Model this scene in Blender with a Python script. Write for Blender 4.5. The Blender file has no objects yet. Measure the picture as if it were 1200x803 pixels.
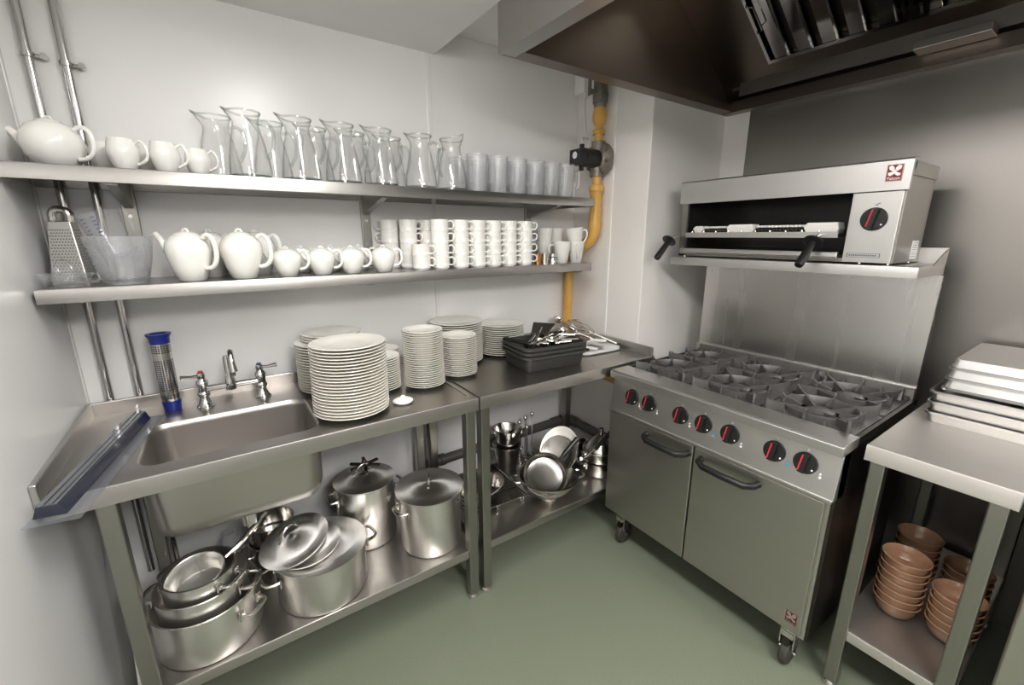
import bpy, bmesh, math, random
from mathutils import Vector, Matrix, Euler
random.seed(7)
S = bpy.context.scene
COL = S.collection
PI = math.pi

# ------------------------------------------------------------------ camera, world, exposure
CAM = Vector((0.3911, -1.9385, 1.4876)); YAW, PITCH, ROLL = -0.6008, -0.2439, -0.0012
fw = Vector((-math.sin(YAW)*math.cos(PITCH), math.cos(YAW)*math.cos(PITCH), math.sin(PITCH)))
rt = Vector((math.cos(YAW), math.sin(YAW), 0)); up = rt.cross(fw)
rt2 = rt*math.cos(ROLL) + up*math.sin(ROLL); up2 = -rt*math.sin(ROLL) + up*math.cos(ROLL)
cam_data = bpy.data.cameras.new('camera'); cam = bpy.data.objects.new('camera', cam_data); COL.objects.link(cam)
cam.matrix_world = Matrix(((rt2.x, up2.x, -fw.x, CAM.x), (rt2.y, up2.y, -fw.y, CAM.y), (rt2.z, up2.z, -fw.z, CAM.z), (0, 0, 0, 1)))
cam_data.sensor_fit = 'HORIZONTAL'; cam_data.sensor_width = 36; cam_data.lens = 504.08/1200*36; cam_data.clip_start = .02
S.camera = cam
wd = bpy.data.worlds.new('world'); S.world = wd; wd.use_nodes = True
wd.node_tree.nodes['Background'].inputs[0].default_value = (1, .98, .95, 1); wd.node_tree.nodes['Background'].inputs[1].default_value = .02
S.view_settings.view_transform = 'Standard'; S.view_settings.look = 'None'; S.view_settings.gamma = 1
S.view_settings.use_curve_mapping = False; S.view_settings.exposure = 1.72
S.cycles.max_bounces = 12; S.cycles.transparent_max_bounces = 40; S.cycles.transmission_bounces = 12; S.cycles.glossy_bounces = 6; S.cycles.diffuse_bounces = 5
S.cycles.caustics_reflective = False; S.cycles.caustics_refractive = False; S.cycles.sample_clamp_indirect = 4
LIGHT_POWER = 8.5

# ------------------------------------------------------------------ materials
def s2l(c): return tuple((x/255/12.92 if x <= 10 else ((x/255+.055)/1.055)**2.4) for x in c)
MATS = {}
def mat(name, rgb, rough=.5, metal=0., var=.04, nscale=(8, 8, 8), bump=0., trans=0., ior=1.45, emit=0., coat=0., alpha=1., rvar=0., spec=.5, aniso=0.):
    m = bpy.data.materials.new(name); m.use_nodes = True; nt = m.node_tree; b = nt.nodes['Principled BSDF']
    c = s2l(rgb)
    tc = nt.nodes.new('ShaderNodeTexCoord'); mp = nt.nodes.new('ShaderNodeMapping'); mp.inputs['Scale'].default_value = nscale
    nz = nt.nodes.new('ShaderNodeTexNoise'); nz.inputs['Scale'].default_value = 1; nz.inputs['Detail'].default_value = 1.5 if metal else 4
    nt.links.new(tc.outputs['Object'], mp.inputs[0]); nt.links.new(mp.outputs[0], nz.inputs['Vector'])
    rp = nt.nodes.new('ShaderNodeValToRGB')
    rp.color_ramp.elements[0].position = .3; rp.color_ramp.elements[1].position = .7
    rp.color_ramp.elements[0].color = tuple(max(0, x*(1-var)) for x in c)+(1,); rp.color_ramp.elements[1].color = tuple(min(1, x*(1+var)) for x in c)+(1,)
    nt.links.new(nz.outputs['Fac'], rp.inputs[0]); nt.links.new(rp.outputs[0], b.inputs['Base Color'])
    b.inputs['Roughness'].default_value = rough; b.inputs['Metallic'].default_value = metal; b.inputs['IOR'].default_value = ior
    b.inputs['Transmission Weight'].default_value = trans; b.inputs['Coat Weight'].default_value = coat; b.inputs['Alpha'].default_value = alpha
    b.inputs['Specular IOR Level'].default_value = spec; b.inputs['Anisotropic'].default_value = aniso
    if rvar:
        mr = nt.nodes.new('ShaderNodeMapRange'); mr.inputs['To Min'].default_value = max(.02, rough-rvar); mr.inputs['To Max'].default_value = rough+rvar
        nt.links.new(nz.outputs['Fac'], mr.inputs[0]); nt.links.new(mr.outputs[0], b.inputs['Roughness'])
    if bump:
        bp = nt.nodes.new('ShaderNodeBump'); bp.inputs['Strength'].default_value = bump; bp.inputs['Distance'].default_value = .002
        nt.links.new(nz.outputs['Fac'], bp.inputs['Height']); nt.links.new(bp.outputs[0], b.inputs['Normal'])
    if emit:
        b.inputs['Emission Color'].default_value = c+(1,); b.inputs['Emission Strength'].default_value = emit
    MATS[name] = m; return m
mat('wall', (238, 237, 236), .28, var=.012, nscale=(3, 3, 3))
mat('wall_grey', (128, 127, 125), .5, var=.03, nscale=(2, 2, 2))
mat('wall_matt', (234, 230, 226), .3, var=.015, nscale=(3, 3, 3))
mat('ceiling', (232, 231, 230), .6, var=.015)
mat('trim', (236, 235, 232), .2, var=.01)
mat('floor', (119, 125, 108), .42, var=.10, nscale=(220, 220, 220), bump=.05)
mat('steel', (180, 176, 172), .33, 1, var=.012, nscale=(1.5, 22, 22), rvar=.015)
mat('steel_shelf', (166, 163, 160), .30, 1, var=.015, nscale=(1.5, 22, 22), rvar=.015)
mat('pan_steel', (128, 125, 121), .24, 1, var=.03, rvar=.03)
mat('steel_y', (200, 198, 195), .38, 1, var=.012, nscale=(22, 1.5, 22), rvar=.015)
mat('steel_matt', (206, 202, 197), .50, 1, var=.02, nscale=(12, 2, 12))
mat('steel_v', (204, 202, 199), .27, 1, var=.015, nscale=(25, 25, 1.2), rvar=.02)
mat('steel_leg', (152, 151, 145), .32, 1, var=.02, nscale=(60, 60, 2), rvar=.02)
mat('steel_hood', (134, 123, 114), .32, 1, var=.02, nscale=(3, 20, 3), rvar=.02)  # warm brown light cast under the canopy is put into this colour
mat('steel_clad', (140, 136, 132), .38, 1, var=.05, nscale=(4, 4, 1.5), rvar=.05)
mat('steel_door', (180, 178, 172), .36, 1, var=.015, nscale=(20, 2, 30), rvar=.02)
mat('alu', (222, 220, 216), .34, 1, var=.015, nscale=(3, 3, 60), rvar=.03)
mat('alu_top', (226, 224, 221), .46, 1, var=.02, nscale=(40, 40, 40), rvar=.03)
def spun(name):
    m = MATS[name]; nt = m.node_tree; b = nt.nodes['Principled BSDF']; tg = nt.nodes.new('ShaderNodeTangent'); tg.direction_type = 'RADIAL'; tg.axis = 'Z'
    nt.links.new(tg.outputs[0], b.inputs['Tangent']); b.inputs['Anisotropic'].default_value = .85
spun('alu_top')
mat('tray_alu', (206, 205, 203), .33, 1, var=.02, nscale=(2, 60, 60), rvar=.02)
mat('chrome', (205, 204, 202), .10, 1, var=.02)
mat('polished', (214, 211, 206), .18, 1, var=.02, rvar=.03)
mat('dark_steel', (70, 66, 60), .4, 1, var=.15, nscale=(6, 6, 6), rvar=.02)
mat('cast_iron', (88, 87, 85), .40, .3, var=.10, nscale=(60, 60, 60), bump=.06, rvar=.08)
mat('black_enamel', (24, 23, 22), .25, 0, var=.2)
mat('black_plastic', (27, 27, 27), .38, 0, var=.1)
mat('dark_plastic', (60, 59, 56), .42, 0, var=.06, nscale=(40, 40, 40))
mat('red_mark', (200, 40, 55), .4)
mat('white_mark', (240, 240, 238), .4)
mat('blue_mark', (70, 160, 220), .4)
mat('porcelain', (240, 238, 233), .12, 0, var=.01, coat=.3)
mat('plate', (236, 233, 224), .14, 0, var=.012, coat=.3)
def thin(name, tint, edge, rough, milk=0., epow=2.2):        # thin clear wall: see-through face on, darker and shinier at grazing angles
    m = bpy.data.materials.new(name); m.use_nodes = True; nt = m.node_tree; nt.nodes.clear(); N = nt.nodes.new; Lk = nt.links.new
    out = N('ShaderNodeOutputMaterial'); lw = N('ShaderNodeLayerWeight'); lw.inputs[0].default_value = .35
    mx = N('ShaderNodeMix'); mx.data_type = 'RGBA'; mx.inputs[6].default_value = tint+(1,); mx.inputs[7].default_value = edge+(1,)
    pw = N('ShaderNodeMath'); pw.operation = 'POWER'; pw.inputs[1].default_value = epow; Lk(lw.outputs['Facing'], pw.inputs[0]); Lk(pw.outputs[0], mx.inputs[0])
    tr = N('ShaderNodeBsdfTransparent'); Lk(mx.outputs[2], tr.inputs[0])
    gl = N('ShaderNodeBsdfGlossy'); gl.inputs['Roughness'].default_value = rough; gl.inputs[0].default_value = (.95, .95, .95, 1)
    p5 = N('ShaderNodeMath'); p5.operation = 'POWER'; p5.inputs[1].default_value = 4; Lk(lw.outputs['Facing'], p5.inputs[0]); fr = N('ShaderNodeMapRange'); fr.inputs['To Min'].default_value = .045; fr.inputs['To Max'].default_value = .5; Lk(p5.outputs[0], fr.inputs[0]); ms = N('ShaderNodeMixShader'); Lk(fr.outputs[0], ms.inputs[0]); Lk(tr.outputs[0], ms.inputs[1]); Lk(gl.outputs[0], ms.inputs[2])
    last = ms
    if milk:
        nz = N('ShaderNodeTexNoise'); nz.inputs['Scale'].default_value = 30; mr = N('ShaderNodeMapRange'); mr.inputs['To Min'].default_value = milk*.8; mr.inputs['To Max'].default_value = milk*1.2; Lk(nz.outputs['Fac'], mr.inputs[0])
        df = N('ShaderNodeBsdfDiffuse'); df.inputs[0].default_value = (.94, .945, .955, 1); tl = N('ShaderNodeBsdfTranslucent'); tl.inputs[0].default_value = (.94, .945, .955, 1)
        a = N('ShaderNodeMixShader'); a.inputs[0].default_value = .5; Lk(df.outputs[0], a.inputs[1]); Lk(tl.outputs[0], a.inputs[2])
        last = N('ShaderNodeMixShader'); Lk(mr.outputs[0], last.inputs[0]); Lk(ms.outputs[0], last.inputs[1]); Lk(a.outputs[0], last.inputs[2])
    Lk(last.outputs[0], out.inputs[0]); MATS[name] = m
thin('glass', (.996, .997, .996), (.26, .27, .27), .03, epow=3.2)
thin('glass_base', (.86, .88, .87), (.40, .42, .42), .03, epow=2)
thin('glass_pressed', (.97, .975, .975), (.45, .47, .48), .06, .10, epow=3)
thin('clear_plastic', (.985, .988, .992), (.74, .76, .79), .08, .06)
thin('frosted_plastic', (.985, .988, .99), (.78, .79, .81), .15, .24)
thin('film', (.86, .88, .92), (.5, .53, .6), .10, .10)
mat('navy', (38, 42, 58), .18, 0, var=.15, coat=.6)
mat('strip_grey', (128, 132, 138), .16, .7, var=.1, nscale=(4, 90, 4), coat=.6)
mat('blue_plastic', (28, 44, 130), .3, 0, var=.08)
mat('terracotta', (172, 133, 105), .18, 0, var=.06, nscale=(20, 20, 60), coat=.3)
mat('yellow_pipe', (214, 166, 84), .38, 0, var=.06, nscale=(12, 12, 12))
mat('grey_iron', (128, 121, 112), .5, .5, var=.18, nscale=(60, 60, 60), bump=.2)
mat('grey_pipe', (92, 90, 86), .5, .2, var=.08)
mat('white_plastic', (236, 235, 232), .35, 0, var=.01)
mat('badge_red', (130, 20, 35), .3, 0, var=.05)
mat('badge_dark', (82, 30, 28), .35, .2, var=.08)
mat('badge_silver', (170, 160, 152), .35, .6, var=.05)
mat('ceramic', (236, 233, 228), .6, 0, var=.02)
mat('dark_ball', (38, 32, 28), .35, .2, var=.2)
mat('copper', (196, 140, 78), .25, 1, var=.05)
mat('ink', (74, 80, 96), .5)
mat('ink_blue', (70, 88, 150), .5)
mat('lamp', (255, 252, 249), .5, emit=LIGHT_POWER)
mat('lamp_panel', (255, 252, 248), .5, emit=LIGHT_POWER*1.15)
mat('rubber', (58, 56, 52), .6, 0)
mat('brass', (205, 175, 110), .3, 1)

# ------------------------------------------------------------------ mesh builder
class MB:
    def __init__(s): s.v = []; s.f = []
    def add(s, v, f):
        n = len(s.v); s.v += [tuple(p) for p in v]; s.f += [tuple(i+n for i in q) for q in f]; return s
    def box(s, x0, y0, z0, x1, y1, z1):
        v = [(x, y, z) for z in (z0, z1) for y in (y0, y1) for x in (x0, x1)]
        return s.add(v, [(0, 2, 3, 1), (4, 5, 7, 6), (0, 1, 5, 4), (2, 6, 7, 3), (0, 4, 6, 2), (1, 3, 7, 5)])
    def lathe(s, prof, seg=32, c=(0, 0, 0), closed=False):
        rows = []; v = []
        for r, z in prof:
            if r < 1e-6: rows.append([len(v)]); v.append((c[0], c[1], c[2]+z))
            else:
                rows.append(list(range(len(v), len(v)+seg)))
                v += [(c[0]+r*math.cos(2*PI*i/seg), c[1]+r*math.sin(2*PI*i/seg), c[2]+z) for i in range(seg)]
        f = []; pr = list(zip(rows, rows[1:])) + ([(rows[-1], rows[0])] if closed else [])
        for a, b in pr:
            for i in range(seg):
                j = (i+1) % seg
                if len(a) == 1 and len(b) == 1: continue
                if len(a) == 1: f.append((a[0], b[j], b[i]))
                elif len(b) == 1: f.append((a[i], a[j], b[0]))
                else: f.append((a[i], a[j], b[j], b[i]))
        return s.add(v, f)
    def loft(s, loops, cap0=True, cap1=True):
        n = len(loops[0]); v = [p for l in loops for p in l]; f = []
        for k in range(len(loops)-1):
            for i in range(n):
                j = (i+1) % n; f.append((k*n+i, k*n+j, (k+1)*n+j, (k+1)*n+i))
        if cap0: f.append(tuple(range(n))[::-1])
        if cap1: f.append(tuple((len(loops)-1)*n+i for i in range(n)))
        return s.add(v, f)
    def tube(s, pts, r, seg=8, closed=False, sq=None):
        P = [Vector(p) for p in pts]; n = len(P); loops = []; N = None
        for i in range(n):
            if closed: t = P[(i+1) % n]-P[i-1]
            else: t = P[min(i+1, n-1)]-P[max(i-1, 0)]
            t = t.normalized()
            if N is None: N = t.orthogonal().normalized()
            N = (N - t*N.dot(t)); N = N.normalized() if N.length > 1e-6 else t.orthogonal().normalized()
            B = t.cross(N); rr = r[i] if isinstance(r, (list, tuple)) else r
            loops.append([tuple(P[i]+(N*math.cos(2*PI*k/seg)+B*math.sin(2*PI*k/seg))*rr) for k in range(seg)])
        if closed: loops.append(loops[0]); return s.loft(loops, False, False)
        return s.loft(loops)
    def cyl(s, p0, p1, r, seg=16, r1=None): return s.tube([p0, p1], [r, r if r1 is None else r1], seg)
    def prism(s, poly, h0, h1, ax='z'):
        def m(a, b, h): return (a, b, h) if ax == 'z' else ((h, a, b) if ax == 'x' else (a, h, b))
        return s.loft([[m(a, b, h0) for a, b in poly], [m(a, b, h1) for a, b in poly]])
    def xf(s, M): s.v = [tuple(M @ Vector(p)) for p in s.v]; return s
    def mapv(s, fn): s.v = [tuple(fn(*p)) for p in s.v]; return s
    def build(s, name, m, parent=None, world=True, smooth=35, bevel=0, fix=True):
        off = Vector((0, 0, 0))
        if parent is not None and world:
            q = parent
            while q.parent: q = q.parent
            off = q.location
        me = bpy.data.meshes.new(name); me.from_pydata([tuple(Vector(p)-off) for p in s.v], [], s.f)
        if fix:
            bm = bmesh.new(); bm.from_mesh(me); bmesh.ops.recalc_face_normals(bm, faces=bm.faces); bm.to_mesh(me); bm.free()
        if smooth:
            for p in me.polygons: p.use_smooth = True
            me.set_sharp_from_angle(angle=math.radians(smooth))
        me.materials.append(MATS[m]); me.update()
        o = bpy.data.objects.new(name, me); COL.objects.link(o)
        if parent is not None: o.parent = parent
        if bevel:
            md = o.modifiers.new('bevel', 'BEVEL'); md.width = bevel; md.segments = 2; md.limit_method = 'ANGLE'; md.angle_limit = math.radians(40)
        return o

def tag(o, label, cat, group=None, kind=None):
    o['label'] = label; o['category'] = cat
    if group: o['group'] = group
    if kind: o['kind'] = kind
    return o
def thing(name, label, cat, loc=(0, 0, 0), rot=(0, 0, 0), group=None):
    o = bpy.data.objects.new(name, None); COL.objects.link(o); o.empty_display_size = .05
    o.location = loc; o.rotation_euler = rot; return tag(o, label, cat, group)
def struct(o): o['kind'] = 'structure'; return o
def dup(o, loc=None, rot=None, label=None, group=None, parent=None):
    c = o.copy(); COL.objects.link(c); c.parent = parent
    if loc is not None: c.location = loc
    if rot is not None: c.rotation_euler = rot
    if label: c['label'] = label
    if group: c['group'] = group
    for ch in list(o.children): dup(ch, parent=c)
    return c
def rrect(cx, cy, hx, hy, r, z, n=6):
    pts = []
    for qx, qy, a0 in ((1, 1, 0), (-1, 1, PI/2), (-1, -1, PI), (1, -1, 1.5*PI)):
        for k in range(n+1):
            a = a0+PI/2*k/n; pts.append((cx+qx*(hx-r)+r*math.cos(a), cy+qy*(hy-r)+r*math.sin(a), z))
    return pts
def arc(c, r, a0, a1, n, ax='xz', y=0):
    out = []
    for k in range(n+1):
        a = a0+(a1-a0)*k/n; p, q = c[0]+r*math.cos(a), c[1]+r*math.sin(a)
        out.append((p, y, q) if ax == 'xz' else ((y, p, q) if ax == 'yz' else (p, q, y)))
    return out
def sheet(mb, x0, x1, y0, y1, z, lip, hole=None, ch=.004, ret=.014):
    """folded sheet-metal top with skirts on all sides; hole = (hx0,hx1,hy0,hy1,r)"""
    a0, a1, b0, b1 = x0+ch, x1-ch, y0+ch, y1-ch
    if hole is None:
        mb.add([(a0, b0, z), (a1, b0, z), (a1, b1, z), (a0, b1, z)], [(0, 1, 2, 3)])
    else:
        hx0, hx1, hy0, hy1, r = hole; X = [a0, hx0, hx1, a1]; Y = [b0, hy0, hy1, b1]
        v = [(x, y, z) for y in Y for x in X]; f = []
        for j in range(3):
            for i in range(3):
                if i == 1 and j == 1: continue
                f.append((j*4+i, j*4+i+1, (j+1)*4+i+1, (j+1)*4+i))
        mb.add(v, f)
        cx, cy = (hx0+hx1)/2, (hy0+hy1)/2; L = rrect(cx, cy, (hx1-hx0)/2, (hy1-hy0)/2, r, z); n = 7
        for q, cn in enumerate(((hx1, hy1), (hx0, hy1), (hx0, hy0), (hx1, hy0))):
            ar = L[q*n:(q+1)*n]; mb.add([(cn[0], cn[1], z)]+ar, [(0, k+1, k+2) for k in range(n-1)])
    def ring(d, zz): return [(x0+d, y0+d, zz), (x1-d, y0+d, zz), (x1-d, y1-d, zz), (x0+d, y1-d, zz)]
    mb.loft([ring(ch, z), ring(ch*.3, z-ch*.3), ring(0, z-ch), ring(0, z-lip), ring(ret, z-lip)], False, False)
    return mb
def frame_x(o, loc):                     # text / flat marks on a face that looks towards -x
    o.matrix_basis = Matrix(((0, 0, -1, loc[0]), (-1, 0, 0, loc[1]), (0, 1, 0, loc[2]), (0, 0, 0, 1)))

# ------------------------------------------------------------------ structure
XA, YB, XB, ZC, ZC2, YE = 2.157, -.515, 2.744, 2.252, 2.357, -3.7
def sbox(name, m, *b): return struct(MB().box(*b).build(name, m, smooth=0))
floor_o = sbox('floor', 'floor', -.1, YE-.1, -.06, XB+.1, .1, 0)
sbox('wall_back', 'wall', -.1, 0, 0, XB+.1, .1, 2.9)
XW = -.02
sbox('wall_left', 'wall', -.12, YE, 0, XW, 0, 2.9)
sbox('wall_right', 'wall_matt', XB, YE, 0, XB+.1, 0, 2.9)
sbox('wall_front', 'wall_grey', -.1, YE-.1, 0, XB+.1, YE, 2.9)
pier = struct(MB().box(XA, YB, 0, XB, 0, 2.9).build('wall_pier', 'wall_matt', smooth=0, bevel=.004))
sbox('ceiling', 'ceiling', XW, YE, ZC, 1.308, 0, 2.6)
sbox('ceiling_recess', 'ceiling', 1.308, YB+.002, ZC2, XA, 0, 2.6)
sbox('ceiling_rear', 'ceiling', 1.308, YE, ZC2, XB, -2.461, 2.6)
MB().box(XB-.004, YE, 0, XB, -.648, 2.12).build('wall_cladding', 'steel_clad', smooth=0)['kind'] = 'structure'
def trim(n, *b): struct(MB().box(*b).build('trim_%d' % n, 'trim', smooth=0, bevel=.002))
trim(1, 1.266, -.005, .9, 1.288, 0, ZC)
trim(2, XA-.005, -.292, .945, XA, -.268, 2.4)
trim(3, XW, -.022, .0, XW+.004, 0, ZC)
struct(MB().box(1.308, YB+.002, ZC2-.006, XA, -.0, ZC2).build('trim_4', 'trim', smooth=0))

# ------------------------------------------------------------------ ceiling lights (out of frame, they light the room)
def batten(loc, w, l, label, m='lamp'):
    t = thing('ceiling_light', label, 'light', loc, group='fluorescent ceiling battens')
    MB().box(-w/2-.02, -l/2-.02, -.03, w/2+.02, l/2+.02, 0).build('housing', 'white_plastic', t, world=False, smooth=0)
    MB().loft([rrect(0, 0, w/2, l/2, .03, -.03), rrect(0, 0, w/2, l/2, .03, -.05), rrect(0, 0, w/2-.02, l/2-.02, .03, -.065)], False)  .build('diffuser', m, t, world=False)
    return t
batten((.69, -1.45, ZC), .2, 1.25, 'fluorescent batten with white diffuser on the low ceiling above the sink aisle')
batten((.75, -3.0, ZC), .5, 1.1, 'wide recessed light panel in the low ceiling near the end wall', 'lamp_panel')
batten((1.85, -3.1, 2.355), .55, .55, 'unseen square fill light added in the ceiling past the canopy', 'lamp_panel')  # added fill light, flattens the contrast across the room

# ------------------------------------------------------------------ extractor hood
hood = thing('extractor_hood', 'stainless steel extraction canopy with baffle filters above the range cooker', 'hood', (XB, YB, 2.099))
HX, HY1, HZ = 1.31, -2.46, 2.099
MB().box(HX, HY1, HZ, HX+.012, YB, 2.75).build('front_panel', 'steel', hood, smooth=0)
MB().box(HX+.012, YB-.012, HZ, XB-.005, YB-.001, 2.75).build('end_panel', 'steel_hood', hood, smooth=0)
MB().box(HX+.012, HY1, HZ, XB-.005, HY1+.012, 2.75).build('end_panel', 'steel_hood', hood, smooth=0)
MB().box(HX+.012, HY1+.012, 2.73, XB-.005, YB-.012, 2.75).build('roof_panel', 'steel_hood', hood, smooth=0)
m = MB()                                  # bottom flange with a rolled inner edge
m.box(HX+.012, HY1+.012, HZ, HX+.062, YB-.012, HZ+.004); m.box(HX+.062, HY1+.012, HZ, HX+.066, YB-.062, HZ+.03)
m.build('front_lip', 'steel', hood, smooth=0)
m = MB(); m.box(HX+.062, YB-.062, HZ, XB-.06, YB-.012, HZ+.004); m.box(HX+.066, YB-.066, HZ, XB-.06, YB-.062, HZ+.035)
m.build('end_lip', 'steel_hood', hood, smooth=0)
m = MB(); m.box(XB-.06, HY1+.012, HZ-.004, XB-.005, YB-.012, HZ+.004); m.box(XB-.064, HY1+.012, HZ-.004, XB-.06, YB-.062, HZ+.045)
m.build('grease_gutter', 'steel_hood', hood, smooth=0)
# sloped plenum: lower plain apron, filter row above
def slope_pt(t, y, n=0.):                 # t metres up the slope from the gutter
    ux, uz = -.84, .543; nx, nz = -.543, -.84
    return (2.672+ux*t+nx*n, y, 2.222+uz*t+nz*n)
m = MB(); y0, y1 = YB-.013, HY1+.013
m.add([slope_pt(0, y0), slope_pt(0, y1), slope_pt(.055, y1), slope_pt(.055, y0)], [(0, 1, 2, 3)])
m.add([(2.735, y0, 2.15), (2.735, y1, 2.15), slope_pt(0, y1), slope_pt(0, y0)], [(0, 1, 2, 3)])
m.add([slope_pt(.055, y0), slope_pt(.055, y0-.24), slope_pt(.80, y0-.24), slope_pt(.80, y0)], [(0, 1, 2, 3)])
m.add([slope_pt(.055, y0-.24, -.08), slope_pt(.055, y1, -.08), slope_pt(.80, y1, -.08), slope_pt(.80, y0-.24, -.08)], [(0, 1, 2, 3)])
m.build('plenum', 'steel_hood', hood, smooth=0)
m = MB(); m.add([(2.676, YB-.06, 2.19), (2.676, y1, 2.19), (2.69, y1, 2.222), (2.69, YB-.06, 2.222)], [(0, 1, 2, 3)])
m.box(2.674, y1, 2.16, 2.68, YB-.10, 2.225); m.build('apron', 'steel', hood, smooth=0)
bar = MB()
def pslab(mb, t0, t1, ya, yb, n0, n1):
    mb.loft([[slope_pt(t0, ya, n0), slope_pt(t0, yb, n0), slope_pt(t1, yb, n0), slope_pt(t1, ya, n0)], [slope_pt(t0, ya, n1), slope_pt(t0, yb, n1), slope_pt(t1, yb, n1), slope_pt(t1, ya, n1)]])
for k in range(3):                        # baffle filters, each with its slats and a wire handle
    ya = -.775-k*.50; yb = ya-.49
    fr = MB(); pslab(fr, .062, .078, ya, yb, -.03, .012); pslab(fr, .56, .576, ya, yb, -.03, .012); pslab(fr, .078, .56, ya, ya-.012, -.03, .012); pslab(fr, .078, .56, yb+.012, yb, -.03, .012)
    fo = fr.build('filter', 'chrome', hood, smooth=0)
    for j in range(5):
        yc = ya-.058-j*.0935
        b = MB(); b.loft([[slope_pt(t, yc+dy, n) for dy, n in ((.033, -.014), (.024, .010), (-.024, .010), (-.033, -.014))] for t in (.08, .558)])
        b.build('baffle', 'chrome', fo, smooth=0)
        if j < 4:
            b = MB(); yd = yc-.0467; b.loft([[slope_pt(t, yd+dy, n) for dy, n in ((.026, -.022), (.02, -.034), (-.02, -.034), (-.026, -.022))] for t in (.08, .558)])
            b.build('baffle', 'dark_steel', fo, smooth=0)
    h = MB(); hy = ya-.012; pts = [slope_pt(.24, hy, .01), slope_pt(.24, hy-.005, .03), slope_pt(.25, hy-.03, .034), slope_pt(.36, hy-.03, .034), slope_pt(.37, hy-.005, .03), slope_pt(.37, hy, .01)]
    h.tube(pts, .003, 6).build('handle', 'chrome', fo)
MB().box(2.585, -1.50, 2.135, 2.672, -1.30, 2.165).build('grease_drawer', 'steel', hood, smooth=0, bevel=.003)

# ------------------------------------------------------------------ wall shelves
def wall_shelf(zt, label, hang):
    xl = -.019 if hang > .1 else -.010
    t = thing('wall_shelf', label, 'shelf', (xl, 0, zt-.04))
    sheet(MB(), xl, 2.028, -.287, -.001, zt, .04, ret=.016).build('deck', 'steel_shelf', t, smooth=30)
    for x in (.19, .957, 1.817):
        b = MB(); b.box(x-.02, -.012, zt-.042-hang, x+.02, -.001, zt-.004)
        bo = b.build('bracket', 'steel_leg', t, smooth=0, bevel=.002)
        a = MB(); a.prism([(-.012, zt-.095 if hang > .1 else zt-.05), (-.012, zt-.003), (-.262, zt-.003), (-.262, zt-.035 if hang <= .1 else zt-.045)], x-.012, x+.012, 'x')
        a.build('arm', 'steel_leg', bo, smooth=0)
        if hang > .1:
            for zz in (zt-.12, zt-.22): MB().cyl((x, -.012, zz), (x, -.016, zz), .006, 8).build('screw', 'chrome', bo)
    return t
wall_shelf(1.670, 'upper stainless wall shelf carrying the glass jugs', .27)
wall_shelf(1.349, 'lower stainless wall shelf carrying the teapots and stacked cups', .03)

# ------------------------------------------------------------------ tables
def leg(mb_parent, x, y, zt, s=.04, m='steel_leg'):
    o = MB().box(x-s/2, y-s/2, .022, x+s/2, y+s/2, zt).build('leg', m, mb_parent, smooth=0, bevel=.004)
    MB().lathe([(0, 0), (.021, 0), (.024, .004), (.02, .022), (.012, .03), (0, .03)], 16, (x, y, 0)).build('foot', 'polished', o)
    return o
D, ZT = .624, .9
sink = thing('sink_unit', 'stainless sink table with deep single bowl and pot shelf beneath', 'sink', (.57, -.33, 0))
hole = (.15, .605, -.56, -.245, .05)
top = MB(); sheet(top, -.018, 1.140, -D, -.03, ZT, .05, hole)
top.build('worktop', 'steel', sink, smooth=30)
hx, hy = (hole[1]-hole[0])/2, (hole[3]-hole[2])/2; hcx, hcy = (hole[0]+hole[1])/2, (hole[2]+hole[3])/2
b = MB(); L = []
for d, z, r in ((0, ZT, .05), (.004, ZT-.004, .05), (.006, ZT-.02, .05), (.012, .70, .055), (.02, .668, .055), (.035, .657, .05), (.06, .655, .04)): L.append(rrect(hcx, hcy, hx-d, hy-d, r, z))
for d, z, r in ((.06, .650, .04), (.033, .652, .05), (.015, .664, .055), (.006, .70, .055), (-.001, ZT-.02, .05)): L.append(rrect(hcx, hcy, hx-d, hy-d, r, z))
# inner wall, floor, outer wall
n = len(L[0]); b.loft(L[:7], False, True); b.loft(L[7:], True, False)
b.build('bowl', 'steel', sink, smooth=50)
w = MB().lathe([(0, .6555), (.03, .6555), (.04, .658), (.043, .6555)], 20, (hcx, hcy, 0)); w.cyl((hcx, hcy, .56), (hcx, hcy, .652), .03, 16); w.build('waste', 'chrome', sink)
u = MB().box(-.018, -.045, ZT-.04, 1.140, -.03, ZT+.045); u.build('back_upstand', 'steel', sink, smooth=0, bevel=.003)
MB().box(-.019, -D, ZT-.05, -.005, -.045, ZT+.045).build('side_upstand', 'steel_y', sink, smooth=0, bevel=.003)
MB().box(1.112, -.585, ZT, 1.118, -.06, ZT+.004).build('drip_rim', 'steel_y', sink, smooth=0)
for x in (.092, 1.112):
    for y in (-.592, -.075): leg(sink, x, y, ZT-.045)
sheet(MB(), .075, 1.130, -.603, -.055, .237, .035).build('undershelf', 'steel', sink, smooth=30)
# prep table
prep = thing('prep_table', 'stainless prep table with plates and black pans, between sink and range', 'table', (1.65, -.33, 0))
sheet(MB(), 1.147, 2.150, -D, -.006, ZT, .05).build('worktop', 'steel', prep, smooth=30)
MB().box(1.147, -.018, ZT-.01, 2.150, -.006, ZT+.045).build('back_upstand', 'steel', prep, smooth=0, bevel=.003)
MB().box(2.140, -D, ZT-.01, 2.152, -.018, ZT+.045).build('side_upstand', 'steel_y', prep, smooth=0, bevel=.003)
for x in (1.176, 2.065):
    for y in (-.592, -.085): leg(prep, x, y, ZT-.045)
sheet(MB(), 1.158, 2.085, -.603, -.07, .237, .035).build('undershelf', 'steel', prep, smooth=30)
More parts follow.
